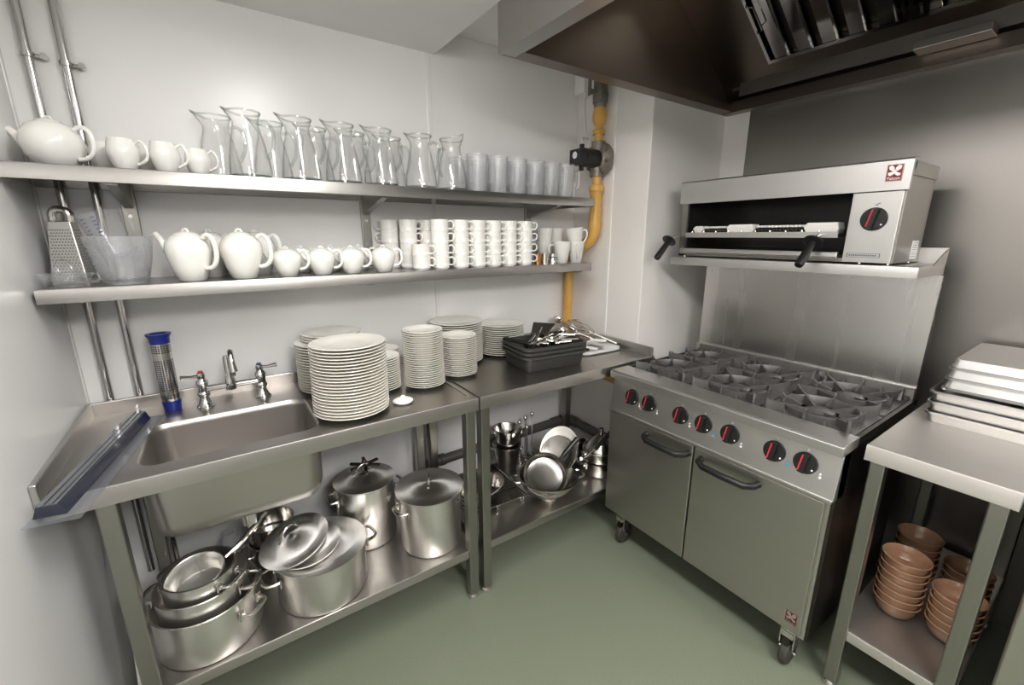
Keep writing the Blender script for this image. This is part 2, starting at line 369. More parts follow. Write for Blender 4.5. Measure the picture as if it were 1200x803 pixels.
# infill table on the right
RX, RY0, RY1, RZ = 1.904, -1.881, -1.576, .892
inf = thing('infill_table', 'narrow stainless table with oven trays on top and bowls beneath', 'table', (2.3, -1.73, 0))
sheet(MB(), RX, 2.72, RY0, RY1, RZ, .05).build('worktop', 'steel_matt', inf, smooth=30)
for x in (1.935, 2.69):
    for y in (RY0+.032, RY1-.03): leg(inf, x, y, RZ-.045, .038)
sheet(MB(), 1.924, 2.71, RY0+.012, RY1-.012, .24, .035).build('undershelf', 'steel_matt', inf, smooth=30)

# ------------------------------------------------------------------ appliance at the frame edge
ap = thing('undercounter_cabinet', 'grey steel cabinet beyond the narrow tray table', 'cabinet', (2.3, -2.2, 0))
MB().box(1.93, -2.52, .1, 2.70, -1.925, .892).build('body', 'steel_door', ap, smooth=0, bevel=.004)
d = MB().box(1.905, -2.515, .13, 1.93, -1.927, .86).build('door', 'steel_door', ap, smooth=0, bevel=.004)
MB().tube([(1.905, -2.44, .55), (1.875, -2.44, .55), (1.875, -2.44, .75), (1.905, -2.44, .75)], .008, 8).build('handle', 'black_plastic', d)
for x in (1.98, 2.64):
    for y in (-2.47, -1.97): MB().cyl((x, y, 0), (x, y, .1), .02, 12).build('leg', 'steel_leg', ap)

# ------------------------------------------------------------------ range cooker
YL, YR = -.653, -1.5506
rng = thing('range_cooker', 'six burner gas range with two oven doors, splashback and black knobs', 'cooker', (2.15, (YL+YR)/2, 0))
MB().box(1.845, YR+.004, .175, 2.50, YL-.004, .862).build('body', 'dark_steel', rng, smooth=0, bevel=.003)  # dark colour stands in for the shade on the range's side
MB().box(1.836, YR+.012, .18, 1.85, YR+.03, .70).build('side_rail', 'steel_v', rng, smooth=0)
def emblem(parent, x, yc, zc, s, plate='badge_red', mark='white_mark'):
    e = MB().box(x-.002, yc-s*.45, zc-s*.55, x, yc+s*.45, zc+s*.55).build('emblem', plate, parent, smooth=0)
    rim = MB()
    for a in ((-.45, -.55, .45, -.51), (-.45, .51, .45, .55), (-.45, -.55, -.41, .55), (.41, -.55, .45, .55)):
        rim.box(x-.0026, yc+a[0]*s, zc+a[1]*s, x-.0018, yc+a[2]*s, zc+a[3]*s)
    rim.build('emblem_border', 'badge_silver', e, smooth=0)
    # spread-winged bird: two raised wings, head, body and forked tail (drawn with viewer-left = +y)
    shapes = [[(.34, .36), (.20, .44), (.05, .30), (.02, .12), (.12, .06), (.30, .18)], [(-.34, .40), (-.18, .44), (-.03, .28), (-.02, .10), (-.14, .06), (-.32, .20)],
              [(.08, .16), (-.08, .16), (-.10, -.06), (.02, -.14), (.12, -.04)], [(.34, -.02), (.12, .02), (.06, -.14), (.20, -.24), (.32, -.18)], [(-.34, -.10), (-.12, .0), (-.04, -.14), (-.18, -.26), (-.32, -.22)]]
    mk = MB()
    for p in shapes: mk.prism([(yc+a*s, zc+(b+.04)*s) for a, b in p], x-.003, x-.0015, 'x')
    mk.build('emblem_bird', mark, e, smooth=0)
    c = bpy.data.curves.new('emblem_text', 'FONT'); c.body = 'Falcon'; c.size = s*.27; c.align_x = 'CENTER'; c.extrude = .0002; c.materials.append(MATS[mark])
    tmp = bpy.data.objects.new('emblem_text', c); COL.objects.link(tmp); bpy.context.view_layer.update()
    tm_ = bpy.data.meshes.new_from_object(tmp.evaluated_get(bpy.context.evaluated_depsgraph_get())); bpy.data.objects.remove(tmp); bpy.data.curves.remove(c)
    to = bpy.data.objects.new('emblem_text', tm_); COL.objects.link(to); to.parent = e
    q = parent
    while q.parent: q = q.parent
    frame_x(to, Vector((x-.003, yc, zc-s*.45))-q.location)
    return e
for ya, yb, hl in ((YL-.003, -1.0855, (-.868, -1.070)), (-1.0905, YR+.022, (-1.122, -1.335))):
    d = MB().box(1.824, yb, .190, 1.845, ya, .698).build('oven_door', 'steel_door', rng, smooth=0, bevel=.004)
    h = MB(); y0, y1 = hl
    path = [(1.826, y0, .662), (1.80, y0-.004, .66), (1.782, y0-.03, .655), (1.780, (y0+y1)/2, .654), (1.782, y1+.03, .655), (1.80, y1+.004, .66), (1.826, y1, .662)]
    L = []
    for i, p in enumerate(path):
        P = Vector(p); t = (Vector(path[min(i+1, 6)])-Vector(path[max(i-1, 0)])).normalized(); zz = Vector((0, 0, 1)); o_ = t.cross(zz).normalized()
        L.append([tuple(P+o_*a*.011+zz*b*.011) for a, b in ((1, .5), (.5, 1), (-.5, 1), (-1, .5), (-1, -.5), (-.5, -1), (.5, -1), (1, -.5))])
    h.loft(L).build('handle', 'black_plastic', d, smooth=40)
emblem(d, 1.824, -1.498, .245, .042, 'badge_dark', 'badge_silver')
cp = MB().prism([(1.822, .712), (1.846, .866), (1.90, .866), (1.90, .706), (1.828, .706)], YR+.004, YL-.002, 'y')
cpo = cp.build('control_panel', 'steel_y', rng, smooth=0, bevel=.002)
MB().box(1.816, YR+.006, .704, 1.830, YL-.002, .714).build('panel_ledge', 'steel_y', rng, smooth=0, bevel=.001)
def knob(parent, x, y, z, tilt, r=.03, ang=.15, m='knob'):
    a = MB(); a.lathe([(0, 0), (r, 0), (r, .006), (r*.93, .010), (0, .011)], 28)
    a.loft([[(-.010, -r*.9, .009), (.010, -r*.9, .009), (.010, r*.9, .009), (-.010, r*.9, .009)], [(-.008, -r*.86, .024), (.008, -r*.86, .024), (.008, r*.86, .024), (-.008, r*.86, .024)]], False)
    p = MB().box(-.0095, r*.05-r*.75, .0235, -.0055, r*.8, .0248); dts = MB().lathe([(0, 0), (.003, 0), (.002, .001), (0, .001)], 8, (r*.72, -r*.35, .010))
    # local x -> world -y, local y -> up, local z -> -x (tilted with the panel)
    ct, st = math.cos(tilt), math.sin(tilt)
    M = Matrix(((0, st, -ct, x), (-1, 0, 0, y), (0, ct, st, z), (0, 0, 0, 1))) @ Matrix.Rotation(ang, 4, 'Z')
    ko = a.xf(M).build(m, 'black_plastic', parent, smooth=30)
    p.xf(M).build('pointer', 'red_mark', ko, smooth=0); dts.xf(M).build('dot', 'white_mark', ko, smooth=0)
    return ko
def panel_x(z): return 1.822+(z-.712)/(.154)*.024
TL = math.atan2(.024, .154)
for i, y in enumerate((-.770, -.861, -1.012, -1.110, -1.213, -1.364, -1.456)):
    zk = .797; knob(rng, panel_x(zk)-.0005, y, zk, TL, .0345, -.12)
    mk = MB(); zm = .768; xm = panel_x(zm)-.0008
    for dz in (0, .011): mk.cyl((xm+.001, y-.044, zm+dz), (xm-.0005, y-.044, zm+dz), .0042-dz*.12, 10)
    mk.build('burner_mark', 'blue_mark' if i in (3, 5) else 'white_mark', rng, smooth=0)
    tm = MB(); tm.box(panel_x(.838)-.001, y-.003, .835, panel_x(.838)+.001, y+.003, .841); tm.build('index_mark', 'white_mark', rng, smooth=0)
# hob: folded front bezel, tray, back ledge
m = MB(); m.prism([(1.8145, .862), (1.8145, .890), (1.823, .8965), (1.930, .8965), (1.930, .862)], YR, YL, 'y')
m.build('hob_bezel', 'steel_y', rng, smooth=0, bevel=.0015)
for ya_ in (YR, YL-.012): MB().box(1.930, ya_, .862, 2.50, ya_+.012, .893).build('hob_edge', 'dark_steel', rng, smooth=0)
MB().box(1.930, YR+.012, .858, 2.47, YL-.012, .866).build('spill_tray', 'dark_steel', rng, smooth=0)
sec = (YL-YR-.03)/3
for s_ in range(3):
    y1 = YL-.015-s_*sec; yc = y1-sec/2; hw = sec/2-.003; X0, X1 = 1.937, 2.462; xm = (X0+X1)/2
    g = MB()
    for xc, xa, xb in ((1.937+.131, X0, xm), (xm+.131, xm, X1)):
        # flat web with a round opening
        N = 32; ci = []; sq = []; hwx = (xb-xa)/2
        for k in range(N):
            a = 2*PI*k/N+PI/N; c_, s1 = math.cos(a), math.sin(a); ci.append((xc+.108*c_, yc+.108*s1, .889))
            q = min(hwx/abs(c_) if abs(c_) > 1e-6 else 9, hw/abs(s1) if abs(s1) > 1e-6 else 9); sq.append(((xa+xb)/2+q*c_, yc+q*s1, .889))
        low = lambda l, z: [(p[0], p[1], z) for p in l]
        g.loft([ci, sq, low(sq, .872), low(ci, .872)], False, False); 
    go = g.build('pan_support', 'cast_iron', rng, smooth=30)
    for xc in (1.937+.131, xm+.131):
        MB().lathe([(.106, .872), (.111, .872), (.114, .910), (.109, .912), (.106, .908)], 36, (xc, yc, 0), closed=True).build('ring', 'cast_iron', go, smooth=50)
        for k in range(8):
            fn = MB(); a = k*PI/4; c_, s1 = math.cos(a), math.sin(a); L = []
            for r, zlo, zhi in (((.034, .893, .898), (.075, .884, .906), (.112, .876, .914), (.165, .884, .922), (.176, .886, .932)) if k % 2 else ((.058, .893, .900), (.085, .884, .908), (.112, .876, .914), (.122, .884, .922), (.126, .886, .931))):
                L.append([(xc+r*c_-s1*w_, yc+r*s1+c_*w_, z) for w_, z in ((-.005, zlo), (.005, zlo), (.0035, zhi), (-.0035, zhi))])
            fn.loft(L).build('fin', 'cast_iron', go, smooth=20)
        bo = MB().lathe([(0, .864), (.06, .864), (.055, .872), (.047, .874), (.044, .886), (0, .886)], 28, (xc, yc, 0)).build('burner', 'dark_steel', rng)
        MB().lathe([(.030, .886), (.0465, .886), (.0465, .8895), (.030, .8895)], 28, (xc, yc, 0), closed=True).build('flame_ring', 'brass', bo)
        MB().lathe([(0, .8895), (.043, .8895), (.045, .893), (.040, .8965), (0, .898)], 28, (xc, yc, 0)).build('cap', 'cast_iron', bo)
    # upright teeth along the back and front edges
    for j in range(5):
        yt = yc+hw*(.86-.43*j); hgt = .048 if j in (0, 4) else .034
        for xx, sg, hh in ((X1-.01, 1, hgt), (X0+.012, -1, .02)):
            MB().loft([[(xx-.02*sg, yt-.006, .888), (xx-.02*sg, yt+.006, .888), (xx+.008*sg, yt+.006, .888), (xx+.008*sg, yt-.006, .888)],
                     [(xx+.001*sg, yt-.002, .885+hh), (xx+.001*sg, yt+.002, .885+hh), (xx+.005*sg, yt+.002, .885+hh), (xx+.005*sg, yt-.002, .885+hh)]]).build('tooth', 'cast_iron', go, smooth=0)
    MB().box(X1-.006, yc-hw, .886, X1+.002, yc+hw, .906).build('back_rail', 'cast_iron', go, smooth=0)
# splashback and shelf
m = MB(); m.box(2.49, YR+.01, .862, 2.505, YL-.002, 1.350); m.build('splashback', 'steel_v', rng, smooth=0)
MB().prism([(2.468, .862), (2.468, .93), (2.474, .934), (2.49, .934), (2.49, .862)], YR+.008, YL-.002, 'y').build('back_ledge', 'steel_y', rng, smooth=0)
GX, GZ = 2.244, 1.3875
sh = MB(); sheet(sh, GX, 2.556, -1.528, -.607, GZ, .037); sh.prism([(2.40, GZ-.002), (2.556, GZ-.002), (2.556, GZ+.055)], -1.5285, -1.5255, 'y'); sh.box(2.550, -1.528, GZ-.03, 2.556, -.607, GZ+.055)
sh.build('grill_shelf', 'steel_y', rng, smooth=30)
def caster(parent, x, y, big=False):
    c = MB(); c.box(x-.022, y-.022, .150, x+.022, y+.022, .176); c.box(x-.018, y-.024, .085, x+.018, y-.019, .155); c.box(x-.018, y+.019, .085, x+.018, y+.024, .155)
    c.box(x-.026, y-.02, .128, x-.016, y+.02, .150)
    co = c.build('caster', 'polished', parent, smooth=0, bevel=.002)
    MB().lathe([(0, -.016), (.03, -.016), (.046, -.013), (.05, -.008), (.05, .008), (.046, .013), (.03, .016), (0, .016)], 28).xf(Matrix.Translation((x+.012, y, .05)) @ Matrix.Rotation(PI/2, 4, 'X')).build('wheel', 'rubber', co)
    MB().cyl((x+.012, y-.027, .05), (x+.012, y+.027, .05), .008, 10).build('axle', 'polished', co)
    MB().prism([(x-.03, .10), (x-.012, .152), (x+.0, .152), (x-.018, .10)], y-.012, y+.012, 'y').build('brake_tab', 'dark_steel', co, smooth=0)
for x in (1.885, 2.44):
    for y in (YL-.07, YR+.068): caster(rng, x, y)

# ------------------------------------------------------------------ salamander grill
gy0, gy1, gzb, gzt = -.630, -1.452, 1.394, 1.728
gr = thing('salamander_grill', 'stainless salamander grill with two black grips on the range shelf', 'grill', (2.4, -1.04, GZ))
g = MB()
g.box(2.275, gy1+.14, gzb, 2.548, gy0, gzb+.012)                                     # floor
g.box(2.540, gy1, gzb, 2.550, gy0, gzt-.02)                                          # back
g.box(2.275, gy0-.03, gzb, 2.545, gy0, gzt-.02)                                      # left cheek
g.box(2.275, gy1, gzb, 2.545, gy1+.006, gzt-.02)                                     # right cheek
g.box(2.28, gy1, gzt-.03, 2.55, gy0, gzt-.02)                                        # roof
g.build('casing', 'steel_leg', gr, smooth=0)  # darker steel carries the dark reflection on the grill's side in its colour
MB().box(2.285, gy1+.132, gzb+.012, 2.538, gy1+.142, gzt-.03).build('cavity_wall', 'black_enamel', gr, smooth=0)
MB().box(2.5375, gy1+.142, gzb+.012, 2.5395, gy0-.03, gzt-.03).build('cavity_back', 'black_enamel', gr, smooth=0)
MB().box(2.285, gy0-.034, gzb+.012, 2.5375, gy0-.03, gzt-.03).build('cavity_wall', 'black_enamel', gr, smooth=0)
MB().box(2.30, gy1+.142, gzt-.036, 2.5375, gy0-.034, gzt-.03).build('cavity_roof', 'black_enamel', gr, smooth=0)
MB().prism([(2.258, gzt-.098), (2.258, gzt-.006), (2.264, gzt), (2.30, gzt), (2.30, gzt-.005), (2.272, gzt-.006), (2.272, gzt-.098)], gy1-.006, gy0+.004, 'y').build('fascia', 'steel_y', gr, smooth=0)
MB().box(2.30, gy1, gzt-.052, 2.552, gy1-.004, gzt-.008).build('vent_strip', 'steel_leg', gr, smooth=0)
MB().box(2.262, gy1+.004, gzb, 2.275, gy1+.142, gzt-.10).build('control_face', 'steel_y', gr, smooth=0, bevel=.002)
knob(gr, 2.262, gy1+.070, 1.54, 0, .038, -.2)
pl = MB(); y0, z0 = gy1+.035, 1.412
pl.box(2.2605, y0, z0, 2.262, y0+.095, z0+.001); pl.box(2.2605, y0, z0+.013, 2.262, y0+.095, z0+.014); pl.box(2.2605, y0, z0, 2.262, y0+.002, z0+.014); pl.box(2.2605, y0+.093, z0, 2.262, y0+.095, z0+.014)
for j in range(13): pl.box(2.2608, y0+.010+j*.0062, z0+.0045, 2.262, y0+.0135+j*.0062, z0+.0095)
pl.build('name_plate', 'ink', gr, smooth=0)
ix = MB(); ix.tube([(2.2615, gy1+.074, 1.588), (2.2605, gy1+.068, 1.584), (2.2605, gy1+.066, 1.590), (2.2615, gy1+.060, 1.592)], .0014, 5); ix.build('flame_mark', 'ink', gr)
emblem(gr, 2.258, -1.414, 1.684, .048)
st = MB().box(2.44, gy1-.002, 1.404, 2.505, gy1, 1.468).build('rating_label', 'white_plastic', gr, smooth=0)
tx = MB()
for j in range(7):
    for k in range(4): tx.box(2.446+k*.014, gy1-.0026, 1.412+j*.0078, 2.446+k*.014+.004+.006*random.random(), gy1-.0018, 1.4145+j*.0078)
tx.build('label_print', 'ink', st, smooth=0)
# burner row: ceramic blocks at the ends and middle, dark spools between them
zb = 1.513
for ya, yb, hh in ((-.690, -.722, .016), (-.855, -.955, .020), (-1.165, -1.265, .021)):
    MB().prism([(ya, zb-hh), (yb, zb-hh), (yb-.006, zb-hh*.2), (yb, zb+hh), (ya, zb+hh), (ya+.012, zb+.2*hh)], 2.30, 2.36, 'x').build('ceramic_block', 'ceramic', gr, smooth=0, bevel=.003)
def spools(ya, yb, n):
    for j in range(n):
        yy = ya+(yb-ya)*(j+.5)/n
        MB().lathe([(0, -.009), (.006, -.009), (.010, -.004), (.010, .004), (.006, .009), (0, .009)], 10).xf(Matrix.Translation((2.32, yy, zb-.006)) @ Matrix.Rotation(PI/2, 4, 'X')).build('spool', 'dark_ball', gr)
        MB().box(2.318, yy-.006, zb+.006, 2.345, yy+.006, zb+.014).build('ceramic_tab', 'ceramic', gr, smooth=0)
spools(-.728, -.850, 9); spools(-.965, -1.155, 13)
rk = MB(); rk.box(2.262, -1.285, 1.478, 2.268, -.668, 1.500); rk.box(2.268, -1.285, 1.478, 2.50, -.668, 1.482)
ro = rk.build('toasting_rack', 'steel_y', gr, smooth=0)
stud = MB()
for j in range(10): stud.lathe([(0, .004), (.003, .004), (.004, 0), (.004, -.002)], 8, (2.266, -.70-j*.058, 1.5015))
stud.build('studs', 'polished', ro)
for yy in (-.614, -1.228):
    a = Vector((2.215, yy, 1.463)); dr = Vector((-.70, .03, -.71)).normalized(); e_ = a+dr*.115
    MB().tube([(2.264, yy-.03 if yy > -1 else yy, 1.489), (2.235, yy-.01 if yy > -1 else yy, 1.482), tuple(a)], .005, 8).build('handle_rod', 'polished', ro)
    Mx = Matrix.Translation(a) @ dr.to_track_quat('Z', 'Y').to_matrix().to_4x4()
    ho = MB().lathe([(0, .004), (.012, .0045), (.013, .03), (.0145, .06), (.0155, .105), (.013, .115), (0, .117)], 18).xf(Mx).build('grip', 'black_plastic', ro)
    MB().lathe([(0, -.006), (.018, -.006), (.033, -.002), (.034, .002), (.018, .005), (0, .005)], 24).xf(Mx).build('guard_disc', 'black_plastic', ho)
dt = MB(); dt.prism([(2.258, 1.402), (2.252, 1.412), (2.258, 1.428), (2.275, 1.428), (2.275, 1.402)], -1.295, -.648, 'y'); dt.box(2.275, -1.295, 1.407, 2.53, -.668, 1.411); dt.build('drip_tray', 'steel_y', gr, smooth=0, bevel=.002)
for x in (2.30, 2.52):
    for y in (gy0-.02, gy1+.02, gy1+.10): MB().cyl((x, y, GZ), (x, y, gzb), .007, 10).build('foot', 'polished', gr)

# ------------------------------------------------------------------ gas pipe, valve, socket, other pipes
gp = thing('gas_pipe', 'yellow gas pipe running down the white pier beside the shelves', 'pipe', (2.10, -.222, .9))
PX, PY = 2.105, -.222
MB().cyl((PX, PY, 1.935), (PX, PY, 2.085), .021, 18).build('upper_pipe', 'yellow_pipe', gp)
MB().lathe([(.022, 2.03), (.028, 2.035), (.035, 2.055), (.036, 2.075), (.031, 2.09), (.028, 2.11), (0, 2.11)], 20, (PX, PY, 0)).build('coupling', 'yellow_pipe', gp)
MB().lathe([(.029, 1.985), (.032, 1.988), (.032, 2.004), (.029, 2.007)], 20, (PX, PY, 0)).build('collar', 'yellow_pipe', gp)
m = MB().lathe([(0, 2.11), (.030, 2.11), (.032, 2.125), (.037, 2.13), (.039, 2.17), (.035, 2.19), (.034, 2.30), (0, 2.30)], 20, (PX, PY, 0)); m.cyl((PX-.03, PY, 2.175), (PX-.07, PY, 2.175), .012, 10); m.box(PX-.078, PY-.008, 2.155, PX-.07, PY+.008, 2.24)
m.build('ball_valve', 'grey_iron', gp)
MB().lathe([(0, 1.80), (.024, 1.80), (.024, 1.745), (.036, 1.742), (.039, 1.715), (.036, 1.71), (.031, 1.70), (.031, 1.56), (.034, 1.555), (.034, 1.53), (0, 1.53)], 20, (PX, PY, 0)).build('lower_pipe', 'yellow_pipe', gp)
MB().tube([(PX, PY, 1.54), (PX, PY, 1.50), (PX-.003, PY+.02, 1.47), (PX-.012, PY+.085, 1.42), (2.085, -.075, 1.37), (2.082, -.05, 1.345), (2.082, -.05, 1.30)], .031, 18).build('elbow', 'yellow_pipe', gp)
MB().cyl((2.082, -.05, .90), (2.082, -.05, 1.31), .0265, 18).build('drop_pipe', 'yellow_pipe', gp)
MB().tube([(2.10, -.20, .735), (2.10, -.62, .725)], .024, 16).build('branch_pipe', 'yellow_pipe', gp)
MB().box(2.03, -.012, 1.285, 2.15, -.09, 1.298).build('pipe_clip', 'black_plastic', gp, smooth=0)
gv = thing('gas_valve', 'grey cast gas solenoid valve with black coil on the yellow pipe', 'valve', (PX, PY-.03, 1.87))
vz = 1.868
Mx = Matrix.Translation((PX, PY-.005, vz)) @ Matrix.Rotation(-PI/2, 4, 'Y')
v = MB().lathe([(0, -.045), (.055, -.045), (.07, -.03), (.082, -.026), (.084, -.004), (.08, .004), (.06, .01), (.052, .02), (0, .02)], 32).xf(Mx); v.cyl((PX, PY, vz-.085), (PX, PY, vz+.085), .036, 18)
vo = v.build('valve_body', 'grey_iron', gv)
for k in range(8):
    a = k*PI/4+.2; yy, zz = PY-.005+.07*math.cos(a), vz+.07*math.sin(a)
    MB().cyl((PX-.002, yy, zz), (PX-.018, yy, zz), .009, 6).build('bolt', 'grey_iron', vo, smooth=0)
co = MB().cyl((PX-.015, PY-.005, vz), (PX-.115, PY-.005, vz), .045, 28).build('coil', 'black_plastic', gv)
MB().box(PX-.155, PY-.045, vz-.038, PX-.112, PY+.045, vz+.036).build('coil_box', 'black_plastic', co, smooth=0, bevel=.005)
MB().box(PX-.130, PY-.02, vz-.065, PX-.112, PY, vz+.06).build('gland', 'black_plastic', co, smooth=0, bevel=.003)
MB().cyl((PX-.152, PY-.008, vz+.004), (PX-.166, PY-.008, vz+.004), .018, 6).build('nut', 'chrome', co, smooth=0)
sk = thing('switch_box', 'white wall switch box with cable above the gas valve', 'switch', (2.14, -.05, 2.22))
MB().box(2.118, -.09, 2.215, 2.156, -.012, 2.345).build('box', 'white_plastic', sk, smooth=0, bevel=.004)
MB().cyl((2.137, -.075, 2.19), (2.137, -.075, 2.216), .011, 12).build('gland', 'white_plastic', sk)
MB().tube([(2.137, -.075, 2.195), (2.135, -.078, 2.12), (2.13, -.10, 2.03), (2.12, -.13, 1.985), (2.05, -.16, 1.975), (2.0, -.21, 1.955), (PX-.121, PY-.01, vz+.058)], .005, 8).build('cable', 'white_plastic', sk)
def water_pipe(x, label, zc):
    t = thing('water_pipe', label, 'pipe', (x, -.022, .25), group='chrome water pipes in the corner')
    MB().cyl((x, -.016, .25), (x, -.016, ZC), .0115, 14).build('tube', 'chrome', t)
    for z in zc:
        c = MB().lathe([(.011, -.006), (.016, -.006), (.016, .006), (.011, .006)], 14, (x, -.016, z), closed=True); c.cyl((x+.012, -.016, z), (x+.034, -.014, z), .005, 8); c.cyl((x+.034, -.001, z), (x+.034, -.024, z), .009, 10)
        c.build('clip', 'chrome', t)
    return t
water_pipe(.038, 'chrome water pipe in the corner next to the left wall', (1.99, 1.47))
water_pipe(.116, 'chrome water pipe second from the left wall corner', (1.98, 1.43))
wp = thing('heating_pipe', 'grey pipe running low along the wall behind the colander', 'pipe', (1.7, -.03, .34))
MB().tube([(1.16, -.032, .335), (2.06, -.032, .355), (2.10, -.035, .357), (2.118, -.06, .357), (2.122, -.12, .357), (2.122, -.50, .357)], .026, 14).build('tube', 'grey_pipe', wp)
MB().tube([(2.0, -.033, .354), (2.08, -.033, .356), (2.118, -.065, .357), (2.122, -.13, .357)], .032, 14).build('elbow', 'grey_pipe', wp)
for x in (1.25, 1.72): MB().lathe([(.027, -.012), (.031, -.012), (.031, .012), (.027, .012)], 14, closed=True).xf(Matrix.Translation((x, -.032, .337+.02*(x-1.16)/.9)) @ Matrix.Rotation(PI/2, 4, 'Y')).build('clip', 'grey_pipe', wp)
cb = MB().tube([(.03, -.30, .66), (.028, -.34, .52), (.035, -.42, .30), (.03, -.46, .10), (.028, -.48, .008), (.06, -.52, .006)], .005, 8).build('cable', 'white_plastic'); tag(cb, 'thin white cable hanging by the left wall under the sink', 'cable')
cb = MB().tube([(.125, -.30, .80), (.122, -.31, .72), (.128, -.315, .64), (.14, -.318, .60)], .004, 8); cb.lathe([(0, -.02), (.01, -.012), (.012, 0), (.006, .014), (0, .018)], 10, (.143, -.318, .585)); tag(cb.build('plug_chain', 'dark_steel'), 'dark plug chain hanging beside the sink bowl', 'chain')

# ------------------------------------------------------------------ sink things: tap, standpipe, film-wrapped strip
tap = thing('mixer_tap', 'chrome bridge mixer tap with lever handles behind the sink bowl', 'tap', (.39, -.155, ZT))
TY = -.15
for i, x in enumerate((.303, .480)):
    MB().lathe([(0, 0), (.026, 0), (.027, .005), (.022, .01), (.017, .022), (.013, .036), (.017, .042), (.019, .046), (.019, .052), (.015, .058), (.016, .082), (.019, .088), (.017, .097), (.010, .106), (0, .106)], 20, (x, TY, ZT)).build('pillar', 'chrome', tap)
    ho = MB().lathe([(0, .106), (.011, .106), (.013, .115), (.011, .126), (0, .128)], 16, (x, TY, ZT)).build('handle_hub', 'chrome', tap)
    dx = -.055 if i == 0 else .055
    MB().tube([(x, TY, ZT+.116), (x+dx*.5, TY-.012, ZT+.117), (x+dx, TY-.02, ZT+.122)], [.006, .006, .0085], 10).build('lever', 'chrome', ho)
    MB().lathe([(0, .1285), (.008, .128), (.007, .132), (0, .133)], 12, (x, TY, ZT)).build('indicator', 'red_mark' if i == 0 else 'blue_plastic', ho)
MB().cyl((.303, TY, ZT+.066), (.480, TY, ZT+.066), .011, 16).build('bridge', 'chrome', tap)
MB().lathe([(0, .05), (.017, .05), (.019, .066), (.016, .085), (.012, .10), (.013, .16), (.011, .175), (0, .178)], 16, (.385, TY, ZT)).build('riser', 'chrome', tap)
sp = [(.397, TY-.004, ZT+.10), (.398, TY-.006, ZT+.15)]+[(.398, TY-.008-.028*(1-math.cos(a)), ZT+.16+.036*math.sin(a)) for a in [PI*k/8 for k in range(0, 9)]]+[(.40, TY-.068, ZT+.13)]
MB().tube(sp, [.009]*(len(sp)-2)+[.010, .013], 12).build('spout', 'chrome', tap)

pp = thing('standpipe', 'perforated steel sink standpipe with blue plastic ends', 'standpipe', (.207, -.105, ZT), (-.0, .0, 0))
MB().lathe([(0, .03), (.0265, .03), (.0265, .238), (0, .238)], 28).build('sleeve', 'polished', pp, world=False)
MB().lathe([(0, 0), (.024, 0), (.025, .002), (.028, .034), (0, .036)], 28).build('end_cap', 'blue_plastic', pp, world=False)
MB().lathe([(0, .236), (.028, .236), (.029, .256), (.035, .266), (.035, .270), (.024, .270), (.022, .255), (0, .255)], 28).build('rim_cap', 'blue_plastic', pp, world=False)
hl = MB()
for j in range(26):
    if j in (2, 3, 19, 20, 21): continue
    for k in range(22):
        a = 2*PI*k/22; z = .046+j*.0073; c_, s1 = math.cos(a), math.sin(a); r = .0267; w_ = .0022
        hl.add([(r*c_-s1*w_*q, r*s1+c_*w_*q, z+w_*p) for q, p in ((-1, -1), (1, -1), (1, 1), (-1, 1))], [(0, 1, 2, 3)])
o = hl.build('perforations', 'navy', pp, world=False, smooth=0, fix=False); o['kind'] = 'stuff'
# long packaged strip lying over the left end of the sink
ws = thing('packaged_strip', 'long clear plastic packed strip with navy side across the sink corner', 'packaging', (.075, -.42, ZT))
A, B_ = Vector((.034, -.745, ZT+.001)), Vector((.138, -.150, ZT+.001)); dv = (B_-A).normalized(); nv = Vector((dv.y, -dv.x, 0)); uz = Vector((0, 0, 1))
def sl(mb, w0, w1, h0, h1, e0=0., e1=0., w2=None, w3=None):
    w2 = w0 if w2 is None else w2; w3 = w1 if w3 is None else w3
    mb.loft([[tuple(A+dv*e0+nv*a+uz*h) for a, h in ((w0, h0), (w1, h0), (w3, h1), (w2, h1))], [tuple(B_-dv*e1+nv*a+uz*h) for a, h in ((w0, h0), (w1, h0), (w3, h1), (w2, h1))]]); return mb
sl(MB(), -.044, .050, 0, .0012).build('backing', 'film', ws, smooth=0)
sl(MB(), -.040, .018, .0014, .0285, .03, .02, -.030, .008).build('insert', 'navy', ws, smooth=0, bevel=.002)
sl(MB(), -.029, .006, .0287, .0305, .03, .02).build('face', 'strip_grey', ws, smooth=0)
sl(MB(), -.022, -.016, .0307, .033, .03, .02).build('rib', 'strip_grey', ws, smooth=0)
sl(MB(), -.008, -.002, .0307, .033, .03, .02).build('rib', 'strip_grey', ws, smooth=0)
tb = MB(); q = A+dv*.56+uz*.031+nv*(-.005); tb.tube([tuple(q), tuple(q+uz*.012+dv*.006), tuple(q+uz*.020+dv*.002), tuple(q+uz*.026+dv*.010)], .003, 6); tb.build('tab', 'white_plastic', ws)

# ------------------------------------------------------------------ plates
def plate_mesh(R, sp):
    return MB().lathe([(0, .003), (.50*R, .003), (.52*R, 0), (.58*R, 0), (.62*R, .004), (.95*R, .0122), (R-.001, .0150), (R, .0160), (R-.001, .0172), (.96*R, .0165), (.66*R, sp+.0025), (.6*R, sp-.0003), (0, sp-.0003)], 44)
ORD = ['topmost', 'second', 'third', 'fourth', 'fifth', 'sixth', 'seventh', 'eighth', 'ninth', 'tenth', 'eleventh', 'twelfth', 'thirteenth', 'fourteenth', 'fifteenth', 'sixteenth', 'seventeenth', 'eighteenth', 'nineteenth', 'twentieth', 'twenty-first', 'twenty-second', 'twenty-third', 'twenty-fourth', 'twenty-fifth', 'twenty-sixth']
def pos(k, n):                              # place of piece k (0 = bottom) in its pile of n
    return 'topmost' if k == n-1 else ('bottom' if k == 0 else ORD[n-1-k]+' from top')
PLATES = {}
